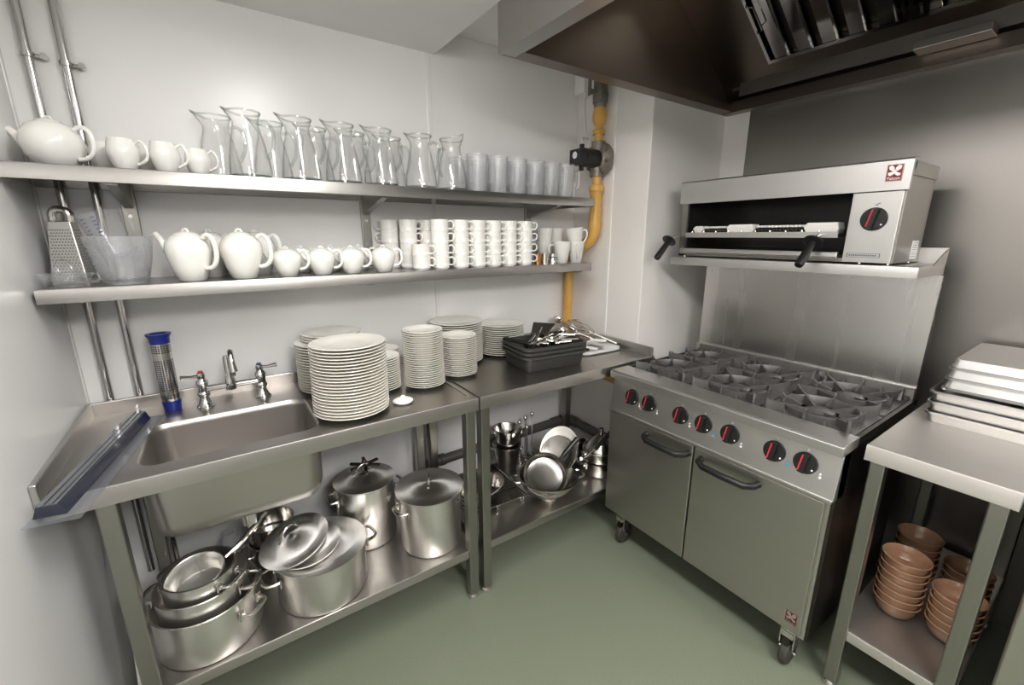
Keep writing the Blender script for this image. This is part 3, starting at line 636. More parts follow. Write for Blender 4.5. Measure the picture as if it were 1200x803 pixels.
def stack(cx, cy, R, n, sp, label, group, lean=(0, 0), z0=ZT, jit=.0007):
    key = (R, sp); x = y = 0
    for k in range(n):
        ox, oy = lean[0]*k/n+random.uniform(-jit, jit), lean[1]*k/n+random.uniform(-jit, jit)
        if key not in PLATES: o = PLATES[key] = plate_mesh(R, sp).build('plate', 'plate', smooth=50)
        else: o = PLATES[key].copy(); COL.objects.link(o)
        o.location = (cx+ox, cy+oy, z0+k*sp+.0003); tag(o, '%s: %s' % (label, pos(k, n)), 'plate', group)
stack(.722, -.478, .124, 23, .0101, 'white dinner plate in wide stack overhanging the sink bowl', 'plates in the front dinner stack', (.012, .03))
stack(.722, -.188, .122, 18, .0101, 'white dinner plate in wall stack behind the wide front stack', 'plates in the rear dinner stack', (.002, .022))
stack(.742, -.150, .112, 3, .0101, 'white plate among three crowning the rear dinner stack', 'plates topping the rear dinner stack', (0, 0), ZT+18*.0101)
stack(.873, -.323, .078, 15, .0085, 'white side plate in low stack half hidden by dinner plates', 'side plates in the low hidden stack', (.002, .01))
stack(.935, -.145, .078, 13, .0085, 'white side plate in wall stack behind tallest narrow stack', 'side plates by the wall')
stack(1.034, -.380, .080, 26, .0085, 'white side plate in tallest narrow stack at sink table end', 'side plates in the tallest narrow stack', (.006, .02))
stack(1.214, -.331, .079, 20, .0085, 'white side plate in narrow stack at prep table edge', 'side plates at the prep table edge', (.0, .0))
stack(1.305, -.134, .126, 19, .0101, 'large white plate in wall stack behind narrow prep table stack', 'large plates against the wall')
stack(1.558, -.136, .117, 15, .0101, 'white dinner plate in stack beside the black pans', 'dinner plates beside the black pans')
ld = thing('loose_cover', 'small white teapot lid lying alone by the front plates', 'lid', (.892, -.508, ZT))
MB().lathe([(0, .002), (.027, .002), (.029, 0), (.036, .006), (.036, .010), (.030, .014), (.012, .021), (0, .022)], 28).build('cover', 'porcelain', ld, world=False)
MB().tube(arc((0, .0195), .007, 0, PI, 8), .0028, 8).build('loop', 'porcelain', ld, world=False)

# ------------------------------------------------------------------ teapots, jugs, cups, mugs
IMG = -.60
def teapot(name, label, loc, R, H, group, rot=-.45, squat=False):
    t = thing(name, label, 'teapot', loc, (0, 0, rot), group)
    if squat: t.rotation_euler = (0, 0, -.5)
    if squat: prof = [(0, .003), (.42*R, .003), (.5*R, 0), (.62*R, .006), (.88*R, .24*H), (R, .48*H), (.93*R, .68*H), (.72*R, .84*H), (.46*R, .92*H), (.44*R, .925*H), (.40*R, .95*H), (.2*R, .985*H), (0, H)]
    else: prof = [(0, .003), (.5*R, .003), (.56*R, 0), (.62*R, .02*H), (.82*R, .25*H), (.97*R, .5*H), (R, .62*H), (.93*R, .76*H), (.72*R, .87*H), (.60*R, .90*H), (.58*R, .905*H), (.5*R, .935*H), (.25*R, .965*H), (0, .975*H)]
    MB().lathe(prof, 36).build('body', 'porcelain', t, world=False, smooth=60)
    zc, hr = .56*H, .30*H
    if squat: zc = .50*H
    hp = [(R*.88, 0, zc+hr*.95), (R*1.15, 0, zc+hr*1.15), (R*1.42, 0, zc+hr*.85), (R*1.50, 0, zc+hr*.2), (R*1.45, 0, zc-hr*.5), (R*1.2, 0, zc-hr*.95), (R*.86, 0, zc-hr*1.05)]
    MB().tube(smooth_path(hp), .0055*H/.15+.0015, 10).build('handle', 'porcelain', t, world=False)
    s0 = .42*H if squat else .52*H
    spt = [(-R*.80, 0, s0), (-R*1.15, 0, s0+.14*H), (-R*1.33, 0, s0+.27*H), (-R*1.52, 0, s0+.37*H)] if squat else [(-R*.82, 0, .50*H), (-R*1.22, 0, .62*H), (-R*1.42, 0, .80*H), (-R*1.68, 0, .93*H)]
    MB().tube(smooth_path(spt), [.30*R, .26*R, .22*R, .19*R, .17*R, .155*R, .15*R, .145*R, .14*R, .135*R][:len(smooth_path(spt))], 14).build('spout', 'porcelain', t, world=False)
    MB().tube(arc((0, .955*H), .16*R, 0, PI, 10), .0028*H/.15+.001, 8).build('lid_loop', 'porcelain', t, world=False)
    return t
def smooth_path(p, k=3):
    P = [Vector(q) for q in p]; out = []
    for i in range(len(P)-1):
        a, b, c, d = P[max(i-1, 0)], P[i], P[i+1], P[min(i+2, len(P)-1)]
        for j in range(k):
            t = j/k; out.append(tuple(.5*((2*b)+(c-a)*t+(2*a-5*b+4*c-d)*t*t+(3*b-a-3*c+d)*t**3)))
    return out+[tuple(P[-1])]
ZL, ZU = 1.349, 1.670
tp = teapot('teapot', 'tall white teapot beside the clear measuring jug', (.334, -.222, ZL), .062, .157, 'tall white teapots', -.7)
dup(tp, (.476, -.222, ZL), (0, 0, -.5), 'tall white teapot with a small teapot at its handle side')
for x, q in ((.392, 'behind the two front tall teapots'), (.53, 'behind the first small teapot')): dup(tp, (x, -.085, ZL), None, 'tall white teapot by the wall '+q, 'tall white teapots in the rear row')
sm = teapot('teapot', 'small white teapot next to the tall teapots', (.608, -.222, ZL), .048, .098, 'small white teapots')
for x, l in ((.722, 'small white teapot second in the row from the tall teapots'), (.828, 'small white teapot third in the row from the tall teapots'), (.950, 'small white teapot next to the stacked cups')): dup(sm, (x, -.222, ZL), None, l)
for x, q in ((.675, 'first and second'), (.785, 'second and third'), (.895, 'third and last')): dup(sm, (x, -.085, ZL), None, 'small white teapot by the wall behind the '+q+' front small teapots', 'small white teapots in the rear row')
teapot('teapot', 'large squat white teapot on the upper shelf by the corner pipes', (.074, -.165, ZU), .068, .128, None, squat=True)
def creamer(label, loc, R, H, group, rot=-.3):
    t = thing('cream_jug', label, 'jug', loc, (0, 0, rot), group)
    b = MB().lathe([(0, .003), (.5*R, .003), (.56*R, 0), (.62*R, .03*H), (.84*R, .27*H), (R, .54*H), (.97*R, .70*H), (.80*R, .88*H), (.68*R, H), (.62*R, H), (.74*R, .86*H), (.9*R, .55*H), (.55*R, .06*H), (0, .05*H)], 30)
    b.mapv(lambda x, y, z: (x-(.35*R*max(0, -x/R)**2*max(0, (z/H-.8)/.2)), y, z+(.10*H*max(0, -x/R)**3*max(0, (z/H-.8)/.2))))
    b.build('body', 'porcelain', t, world=False, smooth=60)
    hp = [(R*.78, 0, .85*H), (R*1.2, 0, .95*H), (R*1.5, 0, .72*H), (R*1.42, 0, .42*H), (R*.82, 0, .24*H)]
    MB().tube(smooth_path(hp), .0042, 8).build('handle', 'porcelain', t, world=False); return t
cj = creamer('small white cream jug next to the large squat teapot', (.219, -.17, ZU), .039, .093, 'cream jugs on the upper shelf')
dup(cj, (.316, -.17, ZU), None, 'small white cream jug in the middle of three on the upper shelf')
c3 = dup(cj, (.398, -.16, ZU), None, 'small white cream jug next to the glass jugs'); c3.scale = (.93, .93, .9)
for x, q in ((.165, 'the large squat teapot handle'), (.27, 'the first two front cream jugs')  ): dup(cj, (x, -.07, ZU), None, 'white cream jug by the wall behind '+q, 'cream jugs in the rear row')

def cup():
    t = thing('cup', 'white stacking cup', 'cup', (0, 0, 0), (0, 0, IMG), None)
    MB().lathe([(0, .002), (.027, .002), (.029, 0), (.032, 0), (.0325, .004), (.0360, .0042), (.0372, .010), (.0374, .012), (.0370, .0125), (.0376, .03), (.0376, .054), (.0350, .054), (.0345, .014), (.03, .008), (0, .007)], 34).build('body', 'porcelain', t, world=False, smooth=50)
    hp = [(.0360, 0, .046), (.0490, 0, .0485), (.0590, 0, .039), (.0585, 0, .025), (.0495, 0, .0165), (.0360, 0, .0185)]
    MB().tube(smooth_path(hp), .0033, 8).build('handle', 'porcelain', t, world=False); return t
cup0 = cup(); used = False
def cups(x, y, n, label, group, rot=IMG):
    global used
    for k in range(n):
        rz = rot+random.uniform(-.10, .10); L_ = (x+random.uniform(-.0006, .0006), y, ZL+k*.05)
        if not used: o = cup0; o.location = L_; o.rotation_euler = (0, 0, rz); used = True
        else: o = dup(cup0, L_, (0, 0, rz))
        o['label'] = '%s: %s' % (label, pos(k, n)); o['group'] = group
cups(1.113, -.215, 2, 'white cup in the short stack of two', 'cups in the stack of two')
names = ['next to the stack of two', 'second past the stack of two', 'third past the stack of two', 'third from the tall mugs', 'second from the tall mugs', 'next to the tall mugs']
for x, nm in zip((1.203, 1.300, 1.385, 1.470, 1.557, 1.648), names): cups(x, -.213, 4, 'white cup in front stack '+nm, 'cups in the stack '+nm)
for x, y, nm in ((1.104, -.108, 'beside the small teapots'), (1.196, -.104, 'rear middle')): cups(x, y, 4, 'white cup in rear stack '+('behind the stack of two' if x < 1.15 else 'behind the second front stack'), 'rear cups '+nm)
cups(1.040, -.052, 4, 'white cup in wall stack behind the small teapots', 'rear cups by the wall', IMG+PI)

def mug(label, loc, rot, group, H=.108, rt_=.046, rb=.030):
    t = thing('mug', label, 'mug', loc, rot, group)
    MB().lathe([(0, .003), (rb*.9, .003), (rb*.94, 0), (rb, .002), (rt_, H-.001), (rt_-.001, H), (rt_-.003, H), (rb-.002, .008), (0, .006)], 30).build('body', 'porcelain', t, world=False, smooth=50)
    hp = [(rb+(rt_-rb)*.78, 0, .82*H), (rt_+.014, 0, .84*H), (rt_+.021, 0, .66*H), (rt_+.012, 0, .42*H), (rb+(rt_-rb)*.24, 0, .2*H)]
    MB().tube(smooth_path(hp), .004, 8).build('handle', 'porcelain', t, world=False); return t
mg = mug('tall tapered white mug with its handle towards the cups', (1.888, -.212, ZL), (0, 0, IMG+PI), 'tall tapered mugs')
dup(mg, (1.984, -.212, ZL), (0, 0, -2.2), 'tall tapered white mug at the shelf end under a tilted mug')
dup(mg, (1.984, -.212, ZL+.069), (.0, -.13, IMG+.1), 'white mug sitting tilted inside the mug at the shelf end')
for x, y in ((1.862, -.10), (1.960, -.075)):
    for k in range(2): dup(mg, (x, y, ZL+k*.068), (0, 0, 1.2+.3*k), ('lower', 'upper')[k]+(' white mug of the nested pair behind the steel measures' if x < 1.9 else ' white mug of the nested pair by the wall behind the tilted mug'), 'nested mugs behind' if x < 1.9 else 'nested mugs by the wall')
def shaker(label, loc, m, H=.045, R=.015, waist=True):
    o = MB().lathe([(0, 0), (R, 0), (R, .35*H), (R*.8, .45*H), (R*.8, .55*H), (R*1.05, .65*H), (R*1.05, .95*H), (R*.9, H), (0, H)] if waist else [(0, 0), (R, 0), (R, H), (R-.001, H), (R-.0015, .003), (0, .003)], 22).build('spirit_measure' if waist else 'metal_ring', m)
    o.location = loc; return tag(o, label, 'measure' if waist else 'ring')
shaker('small waisted steel spirit measure before the nested mugs', (1.826, -.215, ZL), 'polished', .052, .018)
shaker('small straight steel cup next to the spirit measure', (1.780, -.205, ZL), 'polished', .05, .017, False)
shaker('small copper coloured cup between stacked cups and steel cup', (1.738, -.20, ZL), 'copper', .05, .017, False)

# ------------------------------------------------------------------ glass jugs and plastic jugs
def jug_glass():
    t = thing('glass_jug', '', 'jug', (0, 0, 0))
    H = .205; prof = [(0, .0), (.060, 0), (.0645, .006), (.0645, .016), (.059, .065), (.048, .125), (.0395, .158), (.0385, .165), (.0385, .178), (.0405, .183), (.047, H), (.0450, H), (.0380, .183), (.0360, .176), (.0360, .166), (.0370, .158), (.0455, .125), (.0565, .065), (.062, .018), (.058, .013), (0, .012)]
    b = MB().lathe(prof, 40)
    def lip(x, y, z):
        k = max(0, (z-.176)/(H-.176)); r = math.hypot(x, y) or 1; c = max(0, -x/r)**8
        return (x-.020*k*c, y*(1-.3*k*c), z+.013*k*c)
    b.mapv(lip).build('body', 'glass', t, world=False, smooth=60)
    MB().lathe([(.0447, H-.003), (.0478, H-.003), (.0485, H), (.0478, H+.0025), (.0447, H+.0025)], 40, closed=True).mapv(lip).build('rim', 'glass_base', t, world=False)
    hp = [(.040, 0, .172), (.060, 0, .178), (.078, 0, .162), (.082, 0, .130), (.075, 0, .095), (.058, 0, .066)]
    MB().tube(smooth_path(hp), .0055, 10).build('handle', 'glass_base', t, world=False)
    MB().lathe([(0, .002), (.050, .002), (.057, .0005), (.0615, .003), (.0600, .012), (.054, .0115), (0, .0115)], 40).build('base', 'glass_base', t, world=False); return t
gj = jug_glass(); first = True
for x, y, rz, l in ((.540, -.187, -.45, 'clear glass jug next to the cream jugs'), (.695, -.187, -.2, 'clear glass jug second from the cream jugs'), (.838, -.187, -.3, 'clear glass jug third from the cream jugs'),
                    (.978, -.187, -.3, 'clear glass jug fourth from the cream jugs'), (1.143, -.187, -.8, 'clear glass jug fifth from the cream jugs, second from the plastic jugs'), (1.283, -.187, IMG+PI*.8, 'clear glass jug next to the plastic jugs')):
    if first: o = gj; o.location = (x, y, ZU); o.rotation_euler = (0, 0, rz); first = False
    else: o = dup(gj, (x, y, ZU), (0, 0, rz))
    o['label'] = l; o['group'] = 'glass jugs in the front row'
for x, q in ((.462, 'nearest the cream jugs'), (.622, 'second from the cream jugs'), (.768, 'in the middle of five'), (.912, 'second from the plastic jugs'), (1.060, 'nearest the plastic jugs')): dup(gj, (x, -.067, ZU), (0, 0, -.15+random.uniform(-.2, .2)), 'clear glass jug in the rear row, '+q, 'glass jugs in the rear row')
def jug_plastic():
    t = thing('plastic_jug', '', 'jug', (0, 0, 0), (0, 0, IMG)); H = .155
    MB().lathe([(0, .004), (.034, .004), (.037, 0), (.039, .003), (.044, .12), (.046, H-.004), (.0475, H), (.0455, H), (.042, .12), (.0370, .008), (0, .007)], 32).build('body', 'frosted_plastic', t, world=False, smooth=60)
    MB().tube(smooth_path([(.0445, 0, .128), (.062, 0, .13), (.068, 0, .118), (.067, 0, .06), (.060, 0, .048), (.0415, 0, .047)], 2), .004, 8).build('handle', 'frosted_plastic', t, world=False)
    MB().lathe([(.0455, H-.001), (.0485, H-.001), (.0485, H+.003), (.0455, H+.003)], 32, closed=True).build('rim', 'clear_plastic', t, world=False); return t
pj = jug_plastic(); first = True
names = ['next to the last glass jug', 'second from the glass jugs', 'third from the glass jugs', 'third from the shelf end by the gas valve', 'second from the shelf end by the gas valve', 'at the shelf end by the gas valve']
for x, nm in zip((1.400, 1.506, 1.612, 1.715, 1.815, 1.908), names):
    if first: o = pj; o.location = (x, -.20, ZU); first = False
    else: o = dup(pj, (x, -.20, ZU), (0, 0, IMG+random.uniform(-.1, .1)))
    o['label'] = 'clear plastic beer jug '+nm; o['group'] = 'plastic jugs in the front row'
for x, q in ((1.375, 'nearest the glass jugs'), (1.49, 'second from the glass jugs'), (1.60, 'in the middle of five'), (1.71, 'second from the gas valve'), (1.82, 'nearest the gas valve')): dup(pj, (x, -.082, ZU), (0, 0, IMG), 'clear plastic jug in the rear row, '+q, 'plastic jugs in the rear row')

# measuring jugs, grater, lemon squeezer
mj = thing('measuring_jug', 'clear plastic measuring jug with dark scale marks on the lower shelf', 'jug', (.170, -.200, ZL), (0, 0, 1.0))
prof = [(0, .004), (.046, .004), (.048, 0), (.052, 0), (.052, .008), (.056, .014), (.068, .06), (.078, .12), (.081, .138), (.0785, .138), (.0755, .12), (.0655, .06), (.0535, .016), (0, .012)]
MB().lathe(prof, 40).build('body', 'frosted_plastic', mj, world=False, smooth=60)
tk = MB()
for j in range(8):
    z = .028+j*.0125; r = .0595+(z-.03)*.21
    a0 = 2.45
    for q in range(3 if j % 2 else 5):
        a = a0+q*.05; tk.box(-r*math.cos(PI-a)-.0004-.0012, r*math.sin(a)-.0018, z, -r*math.cos(PI-a)+.0004-.0012, r*math.sin(a)+.0024, z+.0028)
o = tk.build('scale_marks', 'ink', mj, world=False, smooth=0); o['kind'] = 'stuff'
MB().tube(smooth_path([(.079, 0, .128), (.098, 0, .132), (.106, 0, .11), (.100, 0, .06), (.084, 0, .04), (.0625, 0, .035)]), .006, 8).build('handle', 'frosted_plastic', mj, world=False)
m2 = thing('measuring_jug', 'smaller clear measuring jug with blue scale, tilted inside the larger one', 'jug', (.168, -.196, ZL+.076), (.06, -.28, IMG))
MB().lathe([(0, .003), (.036, .003), (.037, 0), (.040, .004), (.050, .125), (.052, .13), (.050, .13), (.0482, .12), (.0385, .007), (0, .006)], 36).build('body', 'clear_plastic', m2, world=False, smooth=60)
tk = MB()
for j in range(9):
    z = .03+j*.0105; r = .0422+(z-.004)*.083
    for q in range(4):
        for a0 in (.78, 1.12):
            a = -PI*a0/2+q*.05; tk.add([(r*math.cos(a+s*.018), r*math.sin(a+s*.018), z+h) for s, h in ((-1, 0), (1, 0), (1, .0032), (-1, .0032))], [(0, 1, 2, 3)])
o = tk.build('scale_marks', 'ink_blue', m2, world=False, smooth=0, fix=False); o['kind'] = 'stuff'
MB().tube(smooth_path([(.050, 0, .118), (.075, 0, .12), (.082, 0, .10), (.074, 0, .05), (.046, 0, .038)]), .005, 8).build('handle', 'clear_plastic', m2, world=False)
gt = thing('box_grater', 'stainless box grater with arched handle behind the glass lemon squeezer', 'grater', (.047, -.128, ZL), (0, 0, -.25))
def fr4(hx_, hy_, z): return [(-hx_, -hy_, z), (hx_, -hy_, z), (hx_, hy_, z), (-hx_, hy_, z)]
MB().loft([fr4(.042, .032, 0), fr4(.026, .020, .178), fr4(.025, .019, .180)], False, True).build('body', 'alu', gt, world=False, smooth=0, bevel=.002)
MB().tube(smooth_path([(-.019, 0, .178), (-.020, 0, .20), (-.010, 0, .212), (.010, 0, .212), (.020, 0, .20), (.019, 0, .178)]), .0105, 10).build('handle', 'polished', gt, world=False)
tk = MB()
for face in range(2):
    for j in range(17):
        for k in range(8 if face == 0 else 6):
            z = .018+j*.0085; f_ = z/.178; hx_, hy_ = .042-.016*f_, .032-.012*f_
            u_ = -.8+1.6*(k+.5*(j % 2))/(7.5 if face == 0 else 5.5)
            if u_ > .85: continue
            if face == 0: P = (u_*hx_, -hy_-.0004, z); d1 = (.0018, 0)
            else: P = (hx_+.0004, u_*hy_, z); d1 = (0, .0018)
            tk.add([(P[0]-d1[0], P[1]-d1[1], z), (P[0]+d1[0], P[1]+d1[1], z), (P[0]+(.002 if face else 0), P[1]-(.002 if not face else 0), z+.004)], [(0, 1, 2)])
o = tk.build('teeth', 'dark_steel', gt, world=False, smooth=0, fix=False); o['kind'] = 'stuff'
js = thing('lemon_squeezer', 'pressed glass lemon squeezer on the lower shelf by the corner', 'squeezer', (.046, -.226, ZL), (0, 0, -.3))
b = MB().lathe([(0, .003), (.034, .003), (.036, 0), (.040, .002), (.052, .016), (.057, .022), (.0545, .023), (.048, .014), (.032, .0095), (.028, .014), (.022, .032), (.012, .044), (0, .048)], 40)
def rib(x, y, z):
    r = math.hypot(x, y); a = math.atan2(y, x)
    if r < .03 and z > .01: k = 1+.14*math.cos(10*a); return (x*k, y*k, z)
    return (x, y, z)
b.mapv(rib).mapv(lambda x, y, z: (x*1.04, y*1.04, z*1.6)).build('dish', 'glass_pressed', js, world=False, smooth=60)
MB().tube(smooth_path([(.056, 0, .033), (.072, 0, .034), (.076, 0, .022), (.066, 0, .012), (.046, 0, .016)]), .004, 8).build('handle', 'glass_pressed', js, world=False)

# ------------------------------------------------------------------ black pans, white tray, utensils
def pan_gn(name, m, hx_, hy_, h, fl, rimw, label, loc, rz, group=None):
    t = thing(name, label, 'pan' if h > .04 else 'tray', loc, (0, 0, rz), group)
    L = [rrect(0, 0, hx_, hy_, .03, .0), rrect(0, 0, hx_+.006, hy_+.006, .032, .008), rrect(0, 0, hx_+fl, hy_+fl, .036, h-.011), rrect(0, 0, hx_+fl+rimw, hy_+fl+rimw, .042, h-.011), rrect(0, 0, hx_+fl+rimw, hy_+fl+rimw, .042, h),
         rrect(0, 0, hx_+fl, hy_+fl, .036, h+.001), rrect(0, 0, hx_+.004, hy_+.004, .03, .010), rrect(0, 0, hx_-.004, hy_-.004, .028, .003)]
    MB().loft(L).build('body', m, t, world=False, smooth=40)
    return t
BX, BY, BR = 1.625, -.405, -.10
lb = ['black plastic pan at the bottom of the stack of three', 'black plastic pan in the middle of the stack of three', 'black plastic pan on top holding kitchen utensils']
for k in range(3): pan_gn('deep_pan', 'dark_plastic', .148, .104, .072, .013, .011, lb[k], (BX, BY, ZT+k*.0195), BR, 'stacked black pans')
def loc_pan(u_, v_, z): c_, s1 = math.cos(BR), math.sin(BR); return (BX+u_*c_-v_*s1, BY+u_*s1+v_*c_, z)
ZP = ZT+.033+.012
cl = thing('pan_grip', 'black rubber grip bar lying across the corner of the top pan', 'grip', (0, 0, 0))
cl.location = loc_pan(-.145, .0, ZT+.110)
MB().tube([loc_pan(-.175, .075, ZT+.122), loc_pan(-.165, .06, ZT+.124), loc_pan(-.11, -.05, ZT+.1165), loc_pan(-.10, -.065, ZT+.110)], [.007, .009, .009, .007], 10).build('bar', 'black_plastic', cl)
MB().tube([loc_pan(-.165, .045, ZT+.1165), loc_pan(-.13, .035, ZT+.1155), loc_pan(-.10, -.01, ZT+.1145)], .006, 8).build('inner_bar', 'black_plastic', cl)
def utensil(name, label, a, b, m, kind, cat, w=.03, L1=.10):
    a, b = Vector(a), Vector(b); d_ = (b-a).normalized(); t = thing(name, label, cat, a)
    side = d_.cross(Vector((0, 0, 1))).normalized(); nrm = side.cross(d_).normalized()
    MB().tube([tuple(a), tuple(a+(b-a)*.55)], .006, 8).build('handle', m, t)
    MB().tube([tuple(a+(b-a)*.5), tuple(b-d_*L1*.4)], .0035, 6).build('shaft', 'polished', t)
    if kind == 'turner':
        P = lambda s, q, h: tuple(b-d_*L1*(1-q)+side*s*w*(0.7+.3*q)+nrm*h)
        MB().loft([[P(-1, 0, 0), P(1, 0, 0), P(1, 1, 0), P(-1, 1, 0)], [P(-1, 0, .002), P(1, 0, .002), P(1, 1, .002), P(-1, 1, .002)]]).build('blade', 'steel_leg', t, smooth=0)
    elif kind == 'ladle':
        Mx_ = Matrix.Translation(b) @ nrm.to_track_quat('Z', 'Y').to_matrix().to_4x4()
        MB().lathe([(0, -.02), (w*.6, -.016), (w*.95, -.004), (w, .004), (w*.94, .004), (w*.85, -.004), (w*.5, -.013), (0, -.017)], 20).xf(Mx_).build('bowl', 'polished', t)
    elif kind == 'whisk':
        for k in range(6):
            an = PI*k/6; o_ = side*math.cos(an)+nrm*math.sin(an); pts = []
            for j in range(13):
                s_ = j/12; ph = PI*2*s_-PI; along = L1*(.5+.5*math.cos(ph)); rad = w*math.sin(ph)*(.45+.55*(along/L1))
                pts.append(tuple(b-d_*L1+d_*along+o_*rad))
            MB().tube(pts, .0014, 5).build('wire', 'polished', t)
    elif kind == 'tongs':
        for s in (-1, 1): MB().tube([tuple(a+nrm*.004), tuple(a+(b-a)*.5+side*s*.02+nrm*.004), tuple(b+side*s*.012+nrm*.004)], [.004, .006, .009], 6).build('arm', 'polished', t)
    return t
utensil('fish_slice', 'broad steel fish slice sticking up out of the black pan', loc_pan(-.10, -.06, ZT+.105), loc_pan(.045, .07, ZT+.175), 'steel_leg', 'turner', 'utensil', .055, .10)
utensil('serving_spoon', 'round steel ladle resting on the rear rim of the black pan', loc_pan(-.09, .0, ZP+.055), loc_pan(.03, .085, ZT+.145), 'polished', 'ladle', 'utensil', .028, .05)
utensil('tongs', 'steel serving tongs lying in the black pan', loc_pan(.06, .04, ZT+.105), loc_pan(-.105, -.075, ZT+.112), 'polished', 'tongs', 'utensil')
utensil('serving_spoon', 'steel spoon laid along the front rim of the black pan', loc_pan(.13, -.02, ZT+.120), loc_pan(-.01, -.078, ZT+.122), 'polished', 'ladle', 'utensil', .02, .04)
utensil('turner', 'small steel turner with pale handle in the black pan', loc_pan(.138, .02, ZT+.122), loc_pan(.02, -.055, ZT+.118), 'white_plastic', 'turner', 'utensil', .018, .06)
utensil('serving_spoon', 'steel basting spoon crossing the middle of the black pan', loc_pan(.11, .07, ZT+.120), loc_pan(-.03, -.01, ZT+.118), 'polished', 'ladle', 'utensil', .022, .04)
utensil('ladle', 'long steel ladle lying along the rear of the black pan', loc_pan(-.02, .09, ZT+.125), loc_pan(.145, .055, ZT+.13), 'polished', 'ladle', 'utensil', .024, .05)
for u0, v0, u1, v1, z_, lb_ in ((.135, -.085, .0, -.03, .118, 'steel table spoon nearest the front corner of the black pan'), (.150, .045, .03, -.02, .124, 'steel spoon pointing at the white tray from the black pan'),
                                (.085, -.095, -.04, -.06, .116, 'steel spoon lying along the front wall of the black pan'), (.145, -.045, .05, .06, .128, 'steel spoon laid over the other cutlery in the black pan'), (.02, -.095, -.11, -.03, .114, 'steel spoon under the black grip bar')):
    utensil('table_spoon', lb_, loc_pan(u0, v0, ZT+z_), loc_pan(u1, v1, ZT+z_-.004), 'polished', 'ladle', 'spoon', .017, .03)
pan_gn('serving_tray', 'white_plastic', .125, .105, .018, .006, .005, 'shallow white plastic tray with knives and whisks beside the black pans', (1.985, -.335, ZT), -.05)
ZW = ZT+.0135
def knife(label, a, b, m, w=.014):
    a, b = Vector(a), Vector(b); d_ = (b-a).normalized(); sd = d_.cross(Vector((0, 0, 1))).normalized(); t = thing('kitchen_knife', label, 'knife', a)
    P = lambda q, s, h: tuple(a+(b-a)*q+sd*s+Vector((0, 0, h)))
    MB().loft([[P(0, -.010, 0), P(0, .010, 0), P(0, .010, .012), P(0, -.010, .012)], [P(.45, -.009, 0), P(.45, .009, 0), P(.45, .009, .013), P(.45, -.009, .013)]]).build('handle', m, t, smooth=0, bevel=.003)
    MB().loft([[P(.45, -w, .005), P(.45, w*.7, .005), P(.45, w*.7, .0075), P(.45, -w, .0075)], [P(.85, -w, .005), P(.85, w*.5, .005), P(.85, w*.5, .007), P(.85, -w, .007)], [P(1, -.001, .005), P(1, .001, .005), P(1, .001, .0065), P(1, -.001, .0065)]]).build('blade', 'polished', t, smooth=0)
knife('white handled knife lying highest in the white tray', (2.055, -.395, ZW+.026), (1.925, -.255, ZW+.030), 'white_plastic', .016)
knife('white handled knife lying flat along the front of the white tray', (1.965, -.418, ZW), (1.905, -.27, ZW), 'white_plastic')
knife('steel handled knife in the white tray', (2.005, -.42, ZW), (1.955, -.25, ZW+.001), 'polished', .012)
knife('dark handled knife in the white tray', (1.915, -.41, ZW), (1.875, -.30, ZW), 'black_plastic', .010)
utensil('whisk', 'large balloon whisk with its handle on the white tray edge', (2.105, -.425, ZT+.030), (1.985, -.175, ZT+.115), 'polished', 'whisk', 'whisk', .050, .16)
utensil('whisk', 'wire whisk leaning against the wall behind the white tray', (2.09, -.345, ZT+.024), (2.04, -.10, ZT+.105), 'polished', 'whisk', 'whisk', .038, .14)
utensil('whisk', 'small balloon whisk beside the yellow pipe', (2.02, -.36, ZT+.045), (1.930, -.165, ZT+.105), 'polished', 'whisk', 'whisk', .034, .12)
utensil('ladle', 'steel skimmer propped by the yellow gas pipe', (2.01, -.30, ZT+.03), (1.985, -.085, ZT+.12), 'polished', 'ladle', 'utensil', .032, .05)

# ------------------------------------------------------------------ trays and bowls on the infill table
def oven_tray(label, z, x0, x1, y0, y1, h, inv, m):
    cx, cy, hx_, hy_ = (x0+x1)/2, (y0+y1)/2, (x1-x0)/2, (y1-y0)/2
    L = [rrect(0, 0, hx_-.012, hy_-.012, .014, 0, 4), rrect(0, 0, hx_-.006, hy_-.006, .016, h*.75, 4), rrect(0, 0, hx_, hy_, .018, h*.78, 4), rrect(0, 0, hx_, hy_, .018, h-.001, 4), rrect(0, 0, hx_-.004, hy_-.004, .016, h, 4),
         rrect(0, 0, hx_-.009, hy_-.009, .015, h*.8, 4), rrect(0, 0, hx_-.014, hy_-.014, .013, .003, 4)]
    o = MB().loft(L).build('oven_tray', m, smooth=40)
    if inv: o.rotation_euler = (PI, 0, 0); o.location = (cx, cy, z+h)
    else: o.location = (cx, cy, z)
    return tag(o, label, 'tray', 'oven trays on the narrow table')
w_ = ['at the bottom of the pile', 'second from the bottom of the pile', 'third from the bottom, topmost of the wider ones']
for k in range(3): oven_tray('aluminium oven tray '+w_[k], RZ+.0005+k*.0355, 2.258, 2.715, -1.945, -1.615, .0352, False, 'tray_alu')
w_ = ['upturned and lowest of the smaller three', 'upturned and middle of the smaller three', 'upturned on top of the pile']
for k in range(3): oven_tray('aluminium baking tray '+w_[k], RZ+.1075+k*.0345, 2.29+.004*k, 2.70, -1.94, -1.634-.002*k, .0342, True, 'tray_alu')
def bowl_mesh():
    return MB().lathe([(0, .003), (.034, .003), (.036, 0), (.040, .001), (.050, .012), (.058, .035), (.061, .05), (.0635, .053), (.0635, .056), (.061, .0575), (.058, .055), (.054, .036), (.046, .016), (.036, .009), (0, .008)], 40)
bm0 = None
